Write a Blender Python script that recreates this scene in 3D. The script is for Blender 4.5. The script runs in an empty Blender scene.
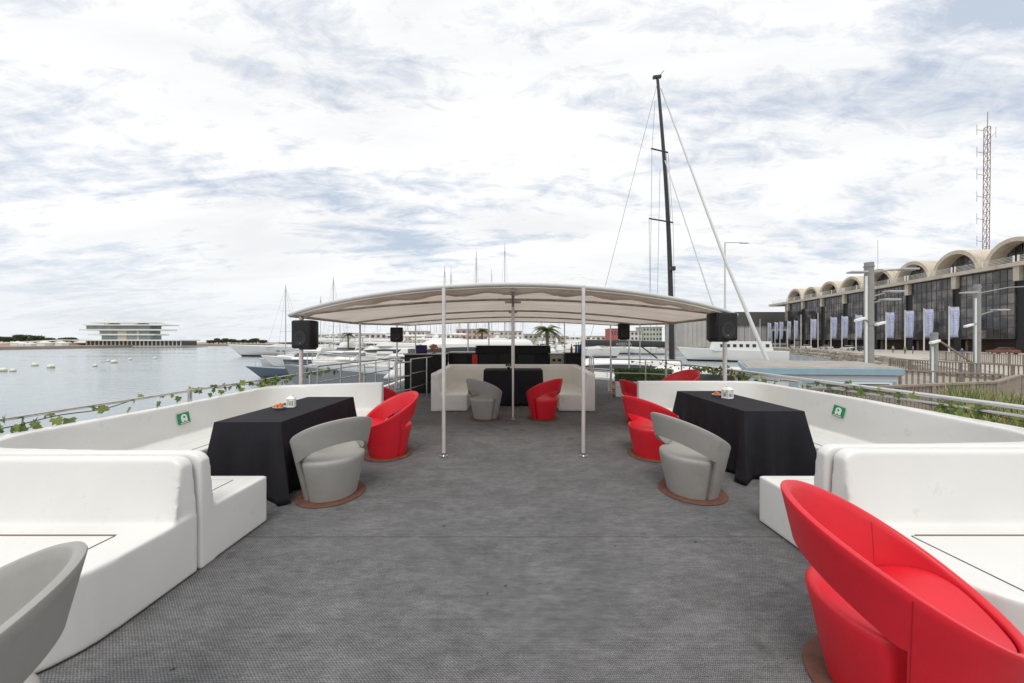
import bpy, bmesh, math, random
from mathutils import Vector, Matrix
R = math.radians; PI = math.pi
random.seed(7)
scn = bpy.context.scene
COL = scn.collection

# ------------------------------------------------------------------ camera, sky, sun, exposure
cam_d = bpy.data.cameras.new("camera"); cam = bpy.data.objects.new("camera", cam_d); COL.objects.link(cam)
cam.location = (0, 0, 1.5); cam.rotation_euler = (R(90), 0, 0)
cam_d.sensor_width = 36; cam_d.lens = 12.0; cam_d.clip_start = 0.05; cam_d.clip_end = 6000
cam_d.shift_x = -1/1024
scn.camera = cam
F = 341.33
SUN_EL, SUN_AZ = 62, 188     # azimuth clockwise from +Y
world = bpy.data.worlds.new("World"); scn.world = world; world.use_nodes = True
def build_sky():
    nt = world.node_tree; N = nt.nodes; L = nt.links
    N.clear()
    out = N.new('ShaderNodeOutputWorld'); bg = N.new('ShaderNodeBackground'); bg.inputs[1].default_value = 0.1
    sky = N.new('ShaderNodeTexSky'); sky.sky_type = 'NISHITA'; sky.sun_disc = False
    sky.sun_elevation = R(SUN_EL); sky.sun_rotation = R(SUN_AZ); sky.air_density = 1.0; sky.dust_density = 2.0
    tc = N.new('ShaderNodeTexCoord'); sep = N.new('ShaderNodeSeparateXYZ'); L.new(tc.outputs['Generated'], sep.inputs[0])
    def M(op, a, b=None, c=None):
        n = N.new('ShaderNodeMath'); n.operation = op
        for i, v in enumerate((a, b, c)):
            if v is None: continue
            if isinstance(v, (int, float)): n.inputs[i].default_value = v
            else: L.new(v, n.inputs[i])
        return n.outputs[0]
    z = M('ADD', M('MAXIMUM', sep.outputs[2], 0.0), 0.20)
    u = M('DIVIDE', sep.outputs[0], z); v = M('DIVIDE', sep.outputs[1], z)
    cmb = N.new('ShaderNodeCombineXYZ'); L.new(u, cmb.inputs[0]); L.new(v, cmb.inputs[1])
    def noise(scale, detail, rough, dist, rot, sc, off=(0, 0, 0)):
        mp = N.new('ShaderNodeMapping'); mp.inputs['Rotation'].default_value = (0, 0, R(rot)); mp.inputs['Scale'].default_value = sc
        mp.inputs['Location'].default_value = off
        L.new(cmb.outputs[0], mp.inputs[0])
        n = N.new('ShaderNodeTexNoise'); n.inputs['Scale'].default_value = scale; n.inputs['Detail'].default_value = detail
        n.inputs['Roughness'].default_value = rough; n.inputs['Distortion'].default_value = dist
        L.new(mp.outputs[0], n.inputs['Vector']); return n.outputs[0]
    big = noise(0.75, 3, 0.5, 0.4, 25, (1, 1, 1), (5.3, 0.6, 0))
    streak = noise(1.6, 9, 0.62, 0.8, -28, (0.65, 2.3, 1), (1.3, 4.2, 0))
    puff = noise(6.5, 9, 0.68, 0.5, -20, (1, 1.7, 1), (0.3, 0.2, 0))
    dens = M('ADD', M('ADD', M('MULTIPLY', big, 0.33), M('MULTIPLY', streak, 0.43)), M('MULTIPLY', puff, 0.27))
    rp = N.new('ShaderNodeValToRGB'); L.new(dens, rp.inputs[0])
    rp.color_ramp.elements[0].position = 0.415; rp.color_ramp.elements[0].color = (0.30, 0.30, 0.30, 1)
    rp.color_ramp.elements[1].position = 0.515; rp.color_ramp.elements[1].color = (1, 1, 1, 1)
    # cloud brightness
    grey = noise(1.2, 6, 0.58, 0.6, -15, (0.8, 1.7, 1), (7.3, 2.2, 0))
    rg = N.new('ShaderNodeValToRGB'); L.new(grey, rg.inputs[0])
    rg.color_ramp.elements[0].position = 0.34; rg.color_ramp.elements[0].color = (8.15, 8.3, 8.5, 1)
    rg.color_ramp.elements[1].position = 0.56; rg.color_ramp.elements[1].color = (9.4, 9.45, 9.5, 1)
    # horizon veil
    hz = N.new('ShaderNodeValToRGB'); L.new(sep.outputs[2], hz.inputs[0])
    hz.color_ramp.elements[0].position = 0.0; hz.color_ramp.elements[0].color = (0.75, 0.75, 0.75, 1)
    hz.color_ramp.elements[1].position = 0.22; hz.color_ramp.elements[1].color = (0, 0, 0, 1)
    m1 = N.new('ShaderNodeMix'); m1.data_type = 'RGBA'
    blue = N.new('ShaderNodeMix'); blue.data_type = 'RGBA'; blue.inputs[0].default_value = 0.45
    L.new(sky.outputs[0], blue.inputs[6]); blue.inputs[7].default_value = (5.9, 7.2, 9.1, 1)
    L.new(rp.outputs[0], m1.inputs[0]); L.new(blue.outputs[2], m1.inputs[6]); L.new(rg.outputs[0], m1.inputs[7])
    m2 = N.new('ShaderNodeMix'); m2.data_type = 'RGBA'
    L.new(hz.outputs[0], m2.inputs[0]); L.new(m1.outputs[2], m2.inputs[6]); m2.inputs[7].default_value = (7.6, 7.95, 8.3, 1)
    L.new(m2.outputs[2], bg.inputs[0]); L.new(bg.outputs[0], out.inputs[0])
build_sky()
sd = bpy.data.lights.new("sun", 'SUN'); sd.energy = 1.5; sd.angle = R(24); sd.color = (1, 0.95, 0.88)
sun = bpy.data.objects.new("sun", sd); COL.objects.link(sun)
dv = Vector((math.sin(R(SUN_AZ))*math.cos(R(SUN_EL)), math.cos(R(SUN_AZ))*math.cos(R(SUN_EL)), math.sin(R(SUN_EL))))
sun.rotation_euler = dv.to_track_quat('Z', 'Y').to_euler(); sun.location = (0, -5, 40)
vs = scn.view_settings; vs.view_transform = 'Standard'; vs.look = 'None'; vs.gamma = 1; vs.exposure = 0.13
vs.use_curve_mapping = False

# ------------------------------------------------------------------ helpers
def W(px, py, Y):
    return Vector(((px-513)/F*Y, Y, 1.5-(py-341)/F*Y))
def GZ(px, z, Y): return Vector(((px-513)/F*Y, Y, z))

_m = {}
def mat(name, col, rough=0.6, metal=0.0, var=0.0, vscale=3.0, bump=0.0, bscale=40.0, spec=0.5, dirt=None, dscale=1.5, dlo=0.5, dhi=0.7, alpha=1.0, stretch=(1,1,1), coat=0.0):
    if name in _m: return _m[name]
    m = bpy.data.materials.new(name); m.use_nodes = True; nt = m.node_tree; N = nt.nodes; L = nt.links
    b = N['Principled BSDF']; b.inputs['Roughness'].default_value = rough; b.inputs['Metallic'].default_value = metal
    b.inputs['Specular IOR Level'].default_value = spec; b.inputs['Alpha'].default_value = alpha
    b.inputs['Coat Weight'].default_value = coat
    b.inputs['Base Color'].default_value = (*col, 1)
    tc = N.new('ShaderNodeTexCoord'); mp = N.new('ShaderNodeMapping'); mp.inputs['Scale'].default_value = stretch
    L.new(tc.outputs['Object'], mp.inputs[0])
    last = None
    if var > 0:
        n = N.new('ShaderNodeTexNoise'); n.inputs['Scale'].default_value = vscale; n.inputs['Detail'].default_value = 6; n.inputs['Roughness'].default_value = 0.6
        L.new(mp.outputs[0], n.inputs['Vector'])
        r = N.new('ShaderNodeMapRange'); r.inputs['From Min'].default_value = 0.3; r.inputs['From Max'].default_value = 0.7
        r.inputs['To Min'].default_value = 1-var; r.inputs['To Max'].default_value = 1+var; L.new(n.outputs[0], r.inputs['Value'])
        mx = N.new('ShaderNodeVectorMath'); mx.operation = 'SCALE'; mx.inputs[0].default_value = col; L.new(r.outputs[0], mx.inputs['Scale'])
        L.new(mx.outputs[0], b.inputs['Base Color']); last = mx.outputs[0]
    if dirt:
        n = N.new('ShaderNodeTexNoise'); n.inputs['Scale'].default_value = dscale; n.inputs['Detail'].default_value = 8; n.inputs['Roughness'].default_value = 0.7
        L.new(mp.outputs[0], n.inputs['Vector'])
        r = N.new('ShaderNodeMapRange'); r.inputs['From Min'].default_value = dlo; r.inputs['From Max'].default_value = dhi; L.new(n.outputs[0], r.inputs['Value'])
        mx = N.new('ShaderNodeMix'); mx.data_type = 'RGBA'; L.new(r.outputs[0], mx.inputs[0])
        if last: L.new(last, mx.inputs[6])
        else: mx.inputs[6].default_value = (*col, 1)
        mx.inputs[7].default_value = (*dirt, 1); L.new(mx.outputs[2], b.inputs['Base Color'])
    if bump > 0:
        n = N.new('ShaderNodeTexNoise'); n.inputs['Scale'].default_value = bscale; n.inputs['Detail'].default_value = 5
        L.new(mp.outputs[0], n.inputs['Vector'])
        bp = N.new('ShaderNodeBump'); bp.inputs['Strength'].default_value = bump; bp.inputs['Distance'].default_value = 0.01
        L.new(n.outputs[0], bp.inputs['Height']); L.new(bp.outputs[0], b.inputs['Normal'])
    _m[name] = m; return m

ORD = ['first','second','third','fourth','fifth','sixth','seventh','eighth','ninth','tenth','eleventh','twelfth','thirteenth','fourteenth','fifteenth','sixteenth','seventeenth','eighteenth','nineteenth','twentieth']
class MB:
    def __init__(s): s.bm = bmesh.new()
    def face(s, pts, flip=False):
        vs_ = [s.bm.verts.new(p) for p in pts]
        if flip: vs_.reverse()
        try: return s.bm.faces.new(vs_)
        except Exception: return None
    def box(s, x0, x1, y0, y1, z0, z1):
        v = [s.bm.verts.new(p) for p in ((x0,y0,z0),(x1,y0,z0),(x1,y1,z0),(x0,y1,z0),(x0,y0,z1),(x1,y0,z1),(x1,y1,z1),(x0,y1,z1))]
        for f in ((0,3,2,1),(4,5,6,7),(0,1,5,4),(1,2,6,5),(2,3,7,6),(3,0,4,7)): s.bm.faces.new([v[i] for i in f])
        return s
    def hexa(s, low, high):      # 4 low, 4 high pts (ccw)
        v = [s.bm.verts.new(p) for p in list(low)+list(high)]
        for f in ((0,3,2,1),(4,5,6,7),(0,1,5,4),(1,2,6,5),(2,3,7,6),(3,0,4,7)): s.bm.faces.new([v[i] for i in f])
        return s
    def beam(s, a, b, w, h=None):
        a = Vector(a); b = Vector(b); h = h or w; d = (b-a).normalized()
        up = Vector((0,0,1)) if abs(d.z) < .95 else Vector((0,1,0))
        r = d.cross(up).normalized(); u = r.cross(d)
        c = [r*(-w/2)+u*(-h/2), r*(w/2)+u*(-h/2), r*(w/2)+u*(h/2), r*(-w/2)+u*(h/2)]
        s.hexa([a+k for k in c], [b+k for k in c]); return s
    def tube(s, pts, rad, n=10, cap=True):
        pts = [Vector(p) for p in pts]; rads = rad if isinstance(rad, (list, tuple)) else [rad]*len(pts)
        rings = []; prev = None
        for i, p in enumerate(pts):
            d = (pts[min(i+1, len(pts)-1)]-pts[max(i-1, 0)]).normalized()
            if prev is None:
                up = Vector((0,0,1)) if abs(d.z) < .9 else Vector((0,1,0)); r = d.cross(up).normalized()
            else:
                r = (prev-d*prev.dot(d)).normalized()
            prev = r; u = d.cross(r)
            rings.append([s.bm.verts.new(p+(r*math.cos(2*PI*k/n)+u*math.sin(2*PI*k/n))*rads[i]) for k in range(n)])
        for a, b in zip(rings, rings[1:]):
            for k in range(n): s.bm.faces.new((a[k], a[(k+1)%n], b[(k+1)%n], b[k]))
        if cap:
            s.bm.faces.new(list(reversed(rings[0]))); s.bm.faces.new(rings[-1])
        return s
    def lathe(s, prof, c=(0,0,0), n=24, cap=True):
        c = Vector(c); rings = [[s.bm.verts.new(c+Vector((r*math.cos(2*PI*k/n), r*math.sin(2*PI*k/n), z))) for k in range(n)] for r, z in prof]
        for a, b in zip(rings, rings[1:]):
            for k in range(n): s.bm.faces.new((a[k], a[(k+1)%n], b[(k+1)%n], b[k]))
        if cap:
            s.bm.faces.new(list(reversed(rings[0]))); s.bm.faces.new(rings[-1])
        return s
    def prism(s, poly, z0, z1):
        a = [s.bm.verts.new((x, y, z0)) for x, y in poly]; b = [s.bm.verts.new((x, y, z1)) for x, y in poly]; n = len(poly)
        for k in range(n): s.bm.faces.new((a[k], a[(k+1)%n], b[(k+1)%n], b[k]))
        s.bm.faces.new(list(reversed(a))); s.bm.faces.new(b); return s
    def loft(s, rings, closed=True, cap=True):
        rr = [[s.bm.verts.new(p) for p in r] for r in rings]; n = len(rr[0])
        for a, b in zip(rr, rr[1:]):
            for k in range(n if closed else n-1): s.bm.faces.new((a[k], a[(k+1)%n], b[(k+1)%n], b[k]))
        if cap:
            s.bm.faces.new(list(reversed(rr[0]))); s.bm.faces.new(rr[-1])
        return s
    def build(s, name, m, parent=None, smooth=None, bevel=0, seg=2, doubles=False, loc=None, rz=0, normals=True):
        if doubles: bmesh.ops.remove_doubles(s.bm, verts=s.bm.verts, dist=1e-4)
        if normals: bmesh.ops.recalc_face_normals(s.bm, faces=s.bm.faces)
        me = bpy.data.meshes.new(name); s.bm.to_mesh(me); s.bm.free()
        if m: me.materials.append(m)
        if smooth is not None:
            me.shade_smooth(); me.set_sharp_from_angle(angle=R(smooth))
        o = bpy.data.objects.new(name, me); COL.objects.link(o)
        if parent: o.parent = parent
        if loc is not None: o.location = loc
        o.rotation_euler.z = rz
        if bevel:
            b = o.modifiers.new('bevel', 'BEVEL'); b.width = bevel; b.segments = seg; b.limit_method = 'ANGLE'; b.angle_limit = R(35)
            b.harden_normals = False
            if smooth is None: me.shade_smooth(); me.set_sharp_from_angle(angle=R(35))
        return o

def thing(name, label, cat, loc=(0,0,0), rz=0, group=None):
    o = bpy.data.objects.new(name, None); COL.objects.link(o); o.empty_display_size = .1
    o.location = loc; o.rotation_euler.z = rz; return tag(o, label, cat, group)
def tag(o, label=None, cat=None, group=None, kind=None):
    if label: o['label'] = label
    if cat: o['category'] = cat
    if group: o['group'] = group
    if kind: o['kind'] = kind
    return o
def dup(o, loc=None, rz=None, label=None, group=None, parent=None, scale=None):
    kids = [c for c in bpy.data.objects if c.parent == o]
    c = o.copy(); COL.objects.link(c); c.parent = parent
    if loc is not None: c.location = loc
    if rz is not None: c.rotation_euler.z = rz
    if label: c['label'] = label
    if group: c['group'] = group
    if scale: c.scale = (scale, scale, scale)
    for k in kids: dup(k, parent=c)
    return c

# ------------------------------------------------------------------ materials
gel = mat('gelcoat', (.73, .725, .70), .30, var=.035, vscale=2.2, bump=.10, bscale=9, dirt=(.45,.42,.36), dscale=9, dlo=.60, dhi=1.0)
gel_b = mat('gelcoat_canopy_reflection', (.80, .785, .75), .28, var=.04, vscale=3, bump=.1, bscale=12, dirt=(.5,.46,.4), dscale=4, dlo=.58, dhi=.9)  # white gelcoat with the beige reflection under the canopy mixed into its colour
steel = mat('stainless_steel', (.62, .61, .59), .28, metal=1, var=.1, vscale=8, dirt=(.3,.2,.12), dscale=14, dlo=.6, dhi=.8)
postm = mat('painted_post', (.66, .63, .61), .35, metal=.35, var=.08, vscale=6, dirt=(.35,.2,.12), dscale=16, dlo=.6, dhi=.78)
red_l = mat('red_leather', (.66, .014, .028), .40, var=.07, vscale=5, bump=.10, bscale=320)
grey_l = mat('grey_shell', (.33, .32, .30), .55, var=.05, vscale=7, bump=.1, bscale=250, dirt=(.26,.245,.22), dscale=5, dlo=.5, dhi=.85)
rust = mat('rusty_steel', (.13, .055, .035), .75, var=.3, vscale=9, bump=.4, bscale=60, dirt=(.07,.04,.03), dscale=7)
blackm = mat('black_plastic', (.010, .010, .011), .5, spec=.3, bump=.15, bscale=250)
cloth = mat('black_tablecloth', (.013, .012, .017), .85, spec=.35, var=.25, vscale=5, bump=.25, bscale=300)
seam_m = mat('dark_seam', (.03, .03, .03), .8)
redseam = mat('red_seam', (.42, .008, .018), .6)
glassd = mat('dark_glass', (.03, .033, .036), .12, spec=.8)
white_p = mat('white_paint', (.80, .80, .79), .35, var=.03)
leafm = mat('ivy_leaf', (.10, .155, .04), .5, var=.45, vscale=9)
leaf2 = mat('ivy_leaf_pale', (.23, .28, .07), .5, var=.3, vscale=9)
vine = mat('vine_stem', (.10, .07, .04), .8)
woodg = mat('weathered_wood', (.27, .225, .185), .8, var=.2, vscale=4, bump=.4, bscale=30, stretch=(1,1,4))
concrete = mat('concrete', (.42, .38, .32), .85, var=.15, vscale=.5, bump=.2, bscale=6)

def carpet_mat():
    m = bpy.data.materials.new('woven_carpet'); m.use_nodes = True; nt = m.node_tree; N = nt.nodes; L = nt.links
    b = N['Principled BSDF']; b.inputs['Roughness'].default_value = .9; b.inputs['Specular IOR Level'].default_value = .25
    tc = N.new('ShaderNodeTexCoord')
    def nz(s, d, r, st=(1,1,1)):
        mp = N.new('ShaderNodeMapping'); mp.inputs['Scale'].default_value = st; L.new(tc.outputs['Object'], mp.inputs[0])
        n = N.new('ShaderNodeTexNoise'); n.inputs['Scale'].default_value = s; n.inputs['Detail'].default_value = d; n.inputs['Roughness'].default_value = r
        L.new(mp.outputs[0], n.inputs['Vector']); return n.outputs[0]
    def rng(v, a, b_, c, d):
        r = N.new('ShaderNodeMapRange'); r.inputs['From Min'].default_value = a; r.inputs['From Max'].default_value = b_
        r.inputs['To Min'].default_value = c; r.inputs['To Max'].default_value = d; L.new(v, r.inputs['Value']); return r.outputs[0]
    def mul(a, b_, op='MULTIPLY'):
        n = N.new('ShaderNodeMath'); n.operation = op
        for i, v in enumerate((a, b_)):
            if isinstance(v, (int, float)): n.inputs[i].default_value = v
            else: L.new(v, n.inputs[i])
        return n.outputs[0]
    def wave(rot, sc, dist):
        mp = N.new('ShaderNodeMapping'); mp.inputs['Rotation'].default_value = (0,0,R(rot)); L.new(tc.outputs['Object'], mp.inputs[0])
        w = N.new('ShaderNodeTexWave'); w.wave_type = 'BANDS'; w.bands_direction = 'X'; w.inputs['Scale'].default_value = sc
        w.inputs['Distortion'].default_value = dist; w.inputs['Detail'].default_value = 2; w.inputs['Detail Scale'].default_value = 2
        L.new(mp.outputs[0], w.inputs['Vector']); return w.outputs['Fac']
    w1 = wave(36, 40, 1.2); w2 = wave(-50, 30, 1.2); w3 = wave(90, 36, 2.0)
    weave = mul(mul(mul(w1, w2), .6), mul(w3, .3), 'ADD')
    f = rng(weave, 0, .75, .46, 1.52)
    f = mul(f, rng(nz(1.3, 8, .72), .3, .7, .80, 1.20))
    f = mul(f, rng(nz(26, 6, .75, (.45,1.6,1)), .3, .7, .72, 1.28))
    f = mul(f, rng(nz(9, 5, .7, (.5,1.4,1)), .3, .7, .86, 1.14))
    f = mul(f, rng(nz(3.2, 6, .7, (1,2.2,1)), .3, .7, .84, 1.16))
    f = mul(f, rng(nz(120, 3, .6, (1,1.6,1)), .3, .7, .62, 1.38))
    f = mul(f, rng(nz(2.7, 3, .5), .65, .70, 1, .76))
    f = mul(f, rng(nz(15, 2, .4), .74, .76, 1, .45))
    f = mul(f, rng(nz(.75, 7, .65, (1,1,1)), .58, .68, 1, .72))
    # darker worn joint between carpet lengths
    sp = N.new('ShaderNodeSeparateXYZ'); L.new(tc.outputs['Object'], sp.inputs[0])
    for yy, w_ in ((2.62, .006), (6.15, .008)):
        d = mul(mul(sp.outputs[1], yy, 'SUBTRACT'), 1); a = N.new('ShaderNodeMath'); a.operation = 'ABSOLUTE'; L.new(d, a.inputs[0])
        f = mul(f, rng(a.outputs[0], w_*.4, w_, .5, 1))
    v = N.new('ShaderNodeVectorMath'); v.operation = 'SCALE'; v.inputs[0].default_value = (.152, .152, .155); L.new(f, v.inputs['Scale'])
    L.new(v.outputs[0], b.inputs['Base Color'])
    bp = N.new('ShaderNodeBump'); bp.inputs['Strength'].default_value = .5; bp.inputs['Distance'].default_value = .004
    L.new(weave, bp.inputs['Height']); L.new(bp.outputs[0], b.inputs['Normal'])
    return m
def water_mat():
    m = bpy.data.materials.new('harbour_water'); m.use_nodes = True; nt = m.node_tree; N = nt.nodes; L = nt.links
    b = N['Principled BSDF']; b.inputs['Base Color'].default_value = (.29, .335, .36, 1); b.inputs['Roughness'].default_value = .16
    b.inputs['IOR'].default_value = 1.33
    tc = N.new('ShaderNodeTexCoord'); mp = N.new('ShaderNodeMapping'); mp.inputs['Scale'].default_value = (.55, 1.3, 1); mp.inputs['Rotation'].default_value = (0,0,R(12)); L.new(tc.outputs['Object'], mp.inputs[0])
    n = N.new('ShaderNodeTexNoise'); n.inputs['Scale'].default_value = .9; n.inputs['Detail'].default_value = 6; n.inputs['Roughness'].default_value = .6; L.new(mp.outputs[0], n.inputs['Vector'])
    n2 = N.new('ShaderNodeTexNoise'); n2.inputs['Scale'].default_value = .035; n2.inputs['Detail'].default_value = 4; L.new(mp.outputs[0], n2.inputs['Vector'])
    r = N.new('ShaderNodeMapRange'); r.inputs['From Min'].default_value = .35; r.inputs['From Max'].default_value = .65; r.inputs['To Min'].default_value = .08; r.inputs['To Max'].default_value = .3
    L.new(n2.outputs[0], r.inputs['Value']); L.new(r.outputs[0], b.inputs['Roughness'])
    bp = N.new('ShaderNodeBump'); bp.inputs['Strength'].default_value = .55; bp.inputs['Distance'].default_value = .12
    L.new(n.outputs[0], bp.inputs['Height']); L.new(bp.outputs[0], b.inputs['Normal'])
    return m

# ------------------------------------------------------------------ setting: water, deck, hull, land
WZ = -3.2; QZ = -1.2
m = MB(); m.face([(-3000,-400,WZ),(3000,-400,WZ),(3000,4500,WZ),(-3000,4500,WZ)]); tag(m.build('water', water_mat()), kind='structure')
HX = 4.16
m = MB(); m.face([(-HX+.06,-2,0),(HX-.06,-2,0),(HX-.06,13.0,0),(2.6,14.2,0),(-2.6,14.2,0),(-HX+.06,13.0,0)])
tag(m.build('deck', carpet_mat()), kind='structure')
m = MB()
out = [(-HX,-2.2),(HX,-2.2),(HX,13.1),(2.7,14.4),(-2.7,14.4),(-HX,13.1)]
m.prism(out, -3.6, -.012); tag(m.build('hull', gel), kind='structure')
m = MB()
for a, b in zip(out[1:], out[2:]+out[:1]):
    if a[1] < -2 and b[1] < -2: continue
    m.beam((a[0]*.99, a[1], .03), (b[0]*.99, b[1], .03), .14, .10)
tag(m.build('kerb', white_p, bevel=.02), kind='structure')

# land
land_m = mat('quay_paving', (.40, .37, .32), .9, var=.15, vscale=.15, bump=.3, bscale=2)
shore_m = mat('shore_ground', (.30, .24, .19), .9, var=.25, vscale=.03)
rock_m = mat('revetment_stone', (.34, .30, .25), .9, var=.3, vscale=.6, bump=1.0, bscale=1.5)
# right quay: edge line (water side)
edge = [(26,12.5),(33,19),(44,34),(62,54),(79,77),(100,110),(112,135),(108,176),(60,185),(20,188),(-60,190),(-120,215),(-150,260)]
m = MB(); far = [(1200,2500),(1500,-50),(120,-50),(26,-50)]
poly = edge+[(-150,600),(-600,1500)]+far
m.prism(list(reversed(poly)), WZ-.5, QZ); tag(m.build('quay', land_m), kind='structure')
m = MB()
for a, b in zip(edge, edge[1:]):
    a = Vector((*a,0)); b = Vector((*b,0)); d = (b-a); L_ = d.length; d.normalize(); nrm = Vector((-d.y, d.x, 0))
    k = max(2, int(L_/2.2)); 
    for i in range(k):
        p = a+d*(L_*i/k); q = a+d*(L_*(i+1)/k)
        for lv, (zo, off) in enumerate(((-.0, .2), (-.75, 1.4), (-1.5, 2.6))):
            zz = QZ+zo-.1; c = (p+q)/2+nrm*(off+random.uniform(-.3,.3)); s = L_/k*.5*random.uniform(.8,1.1)
            jit = lambda: Vector((random.uniform(-.35,.35), random.uniform(-.35,.35), random.uniform(-.2,.2)))
            base = [c-d*s-nrm*.9, c+d*s-nrm*.9, c+d*s+nrm*.9, c-d*s+nrm*.9]
            m.hexa([x+Vector((0,0,zz-1.2)) for x in base], [x*1.0+Vector((0,0,zz-.1))+jit() for x in base])
tag(m.build('revetment', rock_m, normals=True), 'sloping armour stones lining the edge of the quay', kind='structure')
# far shore left
m = MB()
m.prism([(-900,170),(-280,176),(-290,225),(-318,352),(-250,400),(-220,470),(-200,520),(-600,1200),(-1800,900)], WZ-.5, -1.4)
tag(m.build('far_shore', shore_m), kind='structure')

# ------------------------------------------------------------------ moulded white benches
def arc(cx, cy, r, a0, a1, n):
    return [(cx+r*math.cos(R(a0+(a1-a0)*i/n)), cy+r*math.sin(R(a0+(a1-a0)*i/n))) for i in range(n+1)]
def mould(name, bm_list_fn, material, parent, voxel=.0105, split_z=.41, iters=14):
    """joins closed solids with a voxel remesh, smooths, then splits into seat base and backrest"""
    mb = MB(); bm_list_fn(mb); bmesh.ops.recalc_face_normals(mb.bm, faces=mb.bm.faces)
    me = bpy.data.meshes.new('tmp'); mb.bm.to_mesh(me); mb.bm.free()
    o = bpy.data.objects.new('tmp', me); COL.objects.link(o)
    r = o.modifiers.new('r', 'REMESH'); r.mode = 'VOXEL'; r.voxel_size = voxel
    s = o.modifiers.new('s', 'SMOOTH'); s.iterations = iters; s.factor = .5
    dg = bpy.context.evaluated_depsgraph_get(); ev = o.evaluated_get(dg); m2 = bpy.data.meshes.new_from_object(ev)
    bpy.data.objects.remove(o)
    nm = [v.normal.copy() for v in m2.vertices]
    for part, test in (('seat_base', lambda z: z <= split_z), ('backrest', lambda z: z > split_z)):
        idx = {}; vv = []; ff = []; nn = []
        for p in m2.polygons:
            if test(p.center.z):
                f = []
                for i in p.vertices:
                    if i not in idx: idx[i] = len(vv); vv.append(m2.vertices[i].co.copy()); nn.append(nm[i])
                    f.append(idx[i])
                ff.append(f)
        me3 = bpy.data.meshes.new(part); me3.from_pydata(vv, [], ff); me3.materials.append(material)
        me3.shade_smooth(); me3.normals_split_custom_set_from_vertices(nn)
        ob = bpy.data.objects.new(part, me3); COL.objects.link(ob); ob.parent = parent
SH = .386
def wall_sweep(mb, inner, outer, hts, lean=.38, zb=.0):
    """inner/outer plan lines of equal length; hts top heights; the inner face leans towards the outer"""
    rings = []
    for (ix, iy), (ox, oy), h in zip(inner, outer, hts):
        i = Vector((ix,iy,0)); o = Vector((ox,oy,0)); dd = (o-i).length; tp = i.lerp(o, min(lean, .06/max(dd,.01)*1.0) if dd > .2 else lean)
        rings.append([i+Vector((0,0,zb)), o+Vector((0,0,zb)), o+Vector((0,0,h)), tp+Vector((0,0,h)), i.lerp(o,.08)+Vector((0,0,SH))])
    mb.loft(rings)
def near_bench(s, label):
    t = thing('corner_bench', label, 'bench', (s*3.1, 1.8, 0))
    def shapes(mb):
        outl = [(2.05,2.222),(2.05,1.80)]+[(x,y) for x,y in arc(2.42,1.76,.37,180,270,8)]+[(4.05,1.39),(4.05,2.222)]
        outl = [(s*x-s*3.1, y-1.8) for x,y in outl]
        if s < 0: outl.reverse()
        mb.prism(outl, .004, SH)
        x0, x1 = sorted((s*2.05-s*3.1, s*4.08-s*3.1))
        e0 = .03 if s > 0 else 0; e1 = 0 if s > 0 else .03
        rings = []
        WH = .765 if s < 0 else .815
        prof = [(0,.030,.055),(.02,.030,.025),(.05,.030,.008),(.10,.025,0),(1.9,0,0)]
        for q_, lean, drop in prof:
            x = -s*1.05+s*q_; xl = x+s*lean
            rings.append([(x,.422,.004),(x,.27,.004),(x,.275,SH),(xl,.34-drop*.1,WH-drop),(xl,.422,WH-drop),(x,.422,SH)])
        mb.loft(rings)
    mould('bench', shapes, gel, t)
    # hatch
    hx0, hx1 = sorted((s*2.28-s*3.1, s*3.6-s*3.1))
    h = MB(); h.prism([(hx0,-.37),(hx1,-.37),(hx1,.15),(hx0,.15)] , SH-.002, SH+.004); h.build('hatch_panel', gel, t, bevel=.003)
    h = MB()
    for a, b in (((hx0,-.37),(hx1,-.37)),((hx1,-.37),(hx1,.15)),((hx1,.15),(hx0,.15)),((hx0,.15),(hx0,-.37))):
        h.beam((*a,SH+.001),(*b,SH+.001),.008,.004)
    h.build('hatch_seal', seam_m, t)
    h = MB(); h.beam((hx0+.03,.158,SH+.002),(hx1,.158,SH+.002),.011,.005); h.build('hatch_hinge', mat('hinge_gap',(.22,.17,.12),.8), t)
    return t
near_bench(-1, 'white moulded bench nearest the camera on the left with a square hatch in its seat')
near_bench(1, 'white moulded bench on the right behind the nearest red chair, hatch in its seat')

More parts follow.
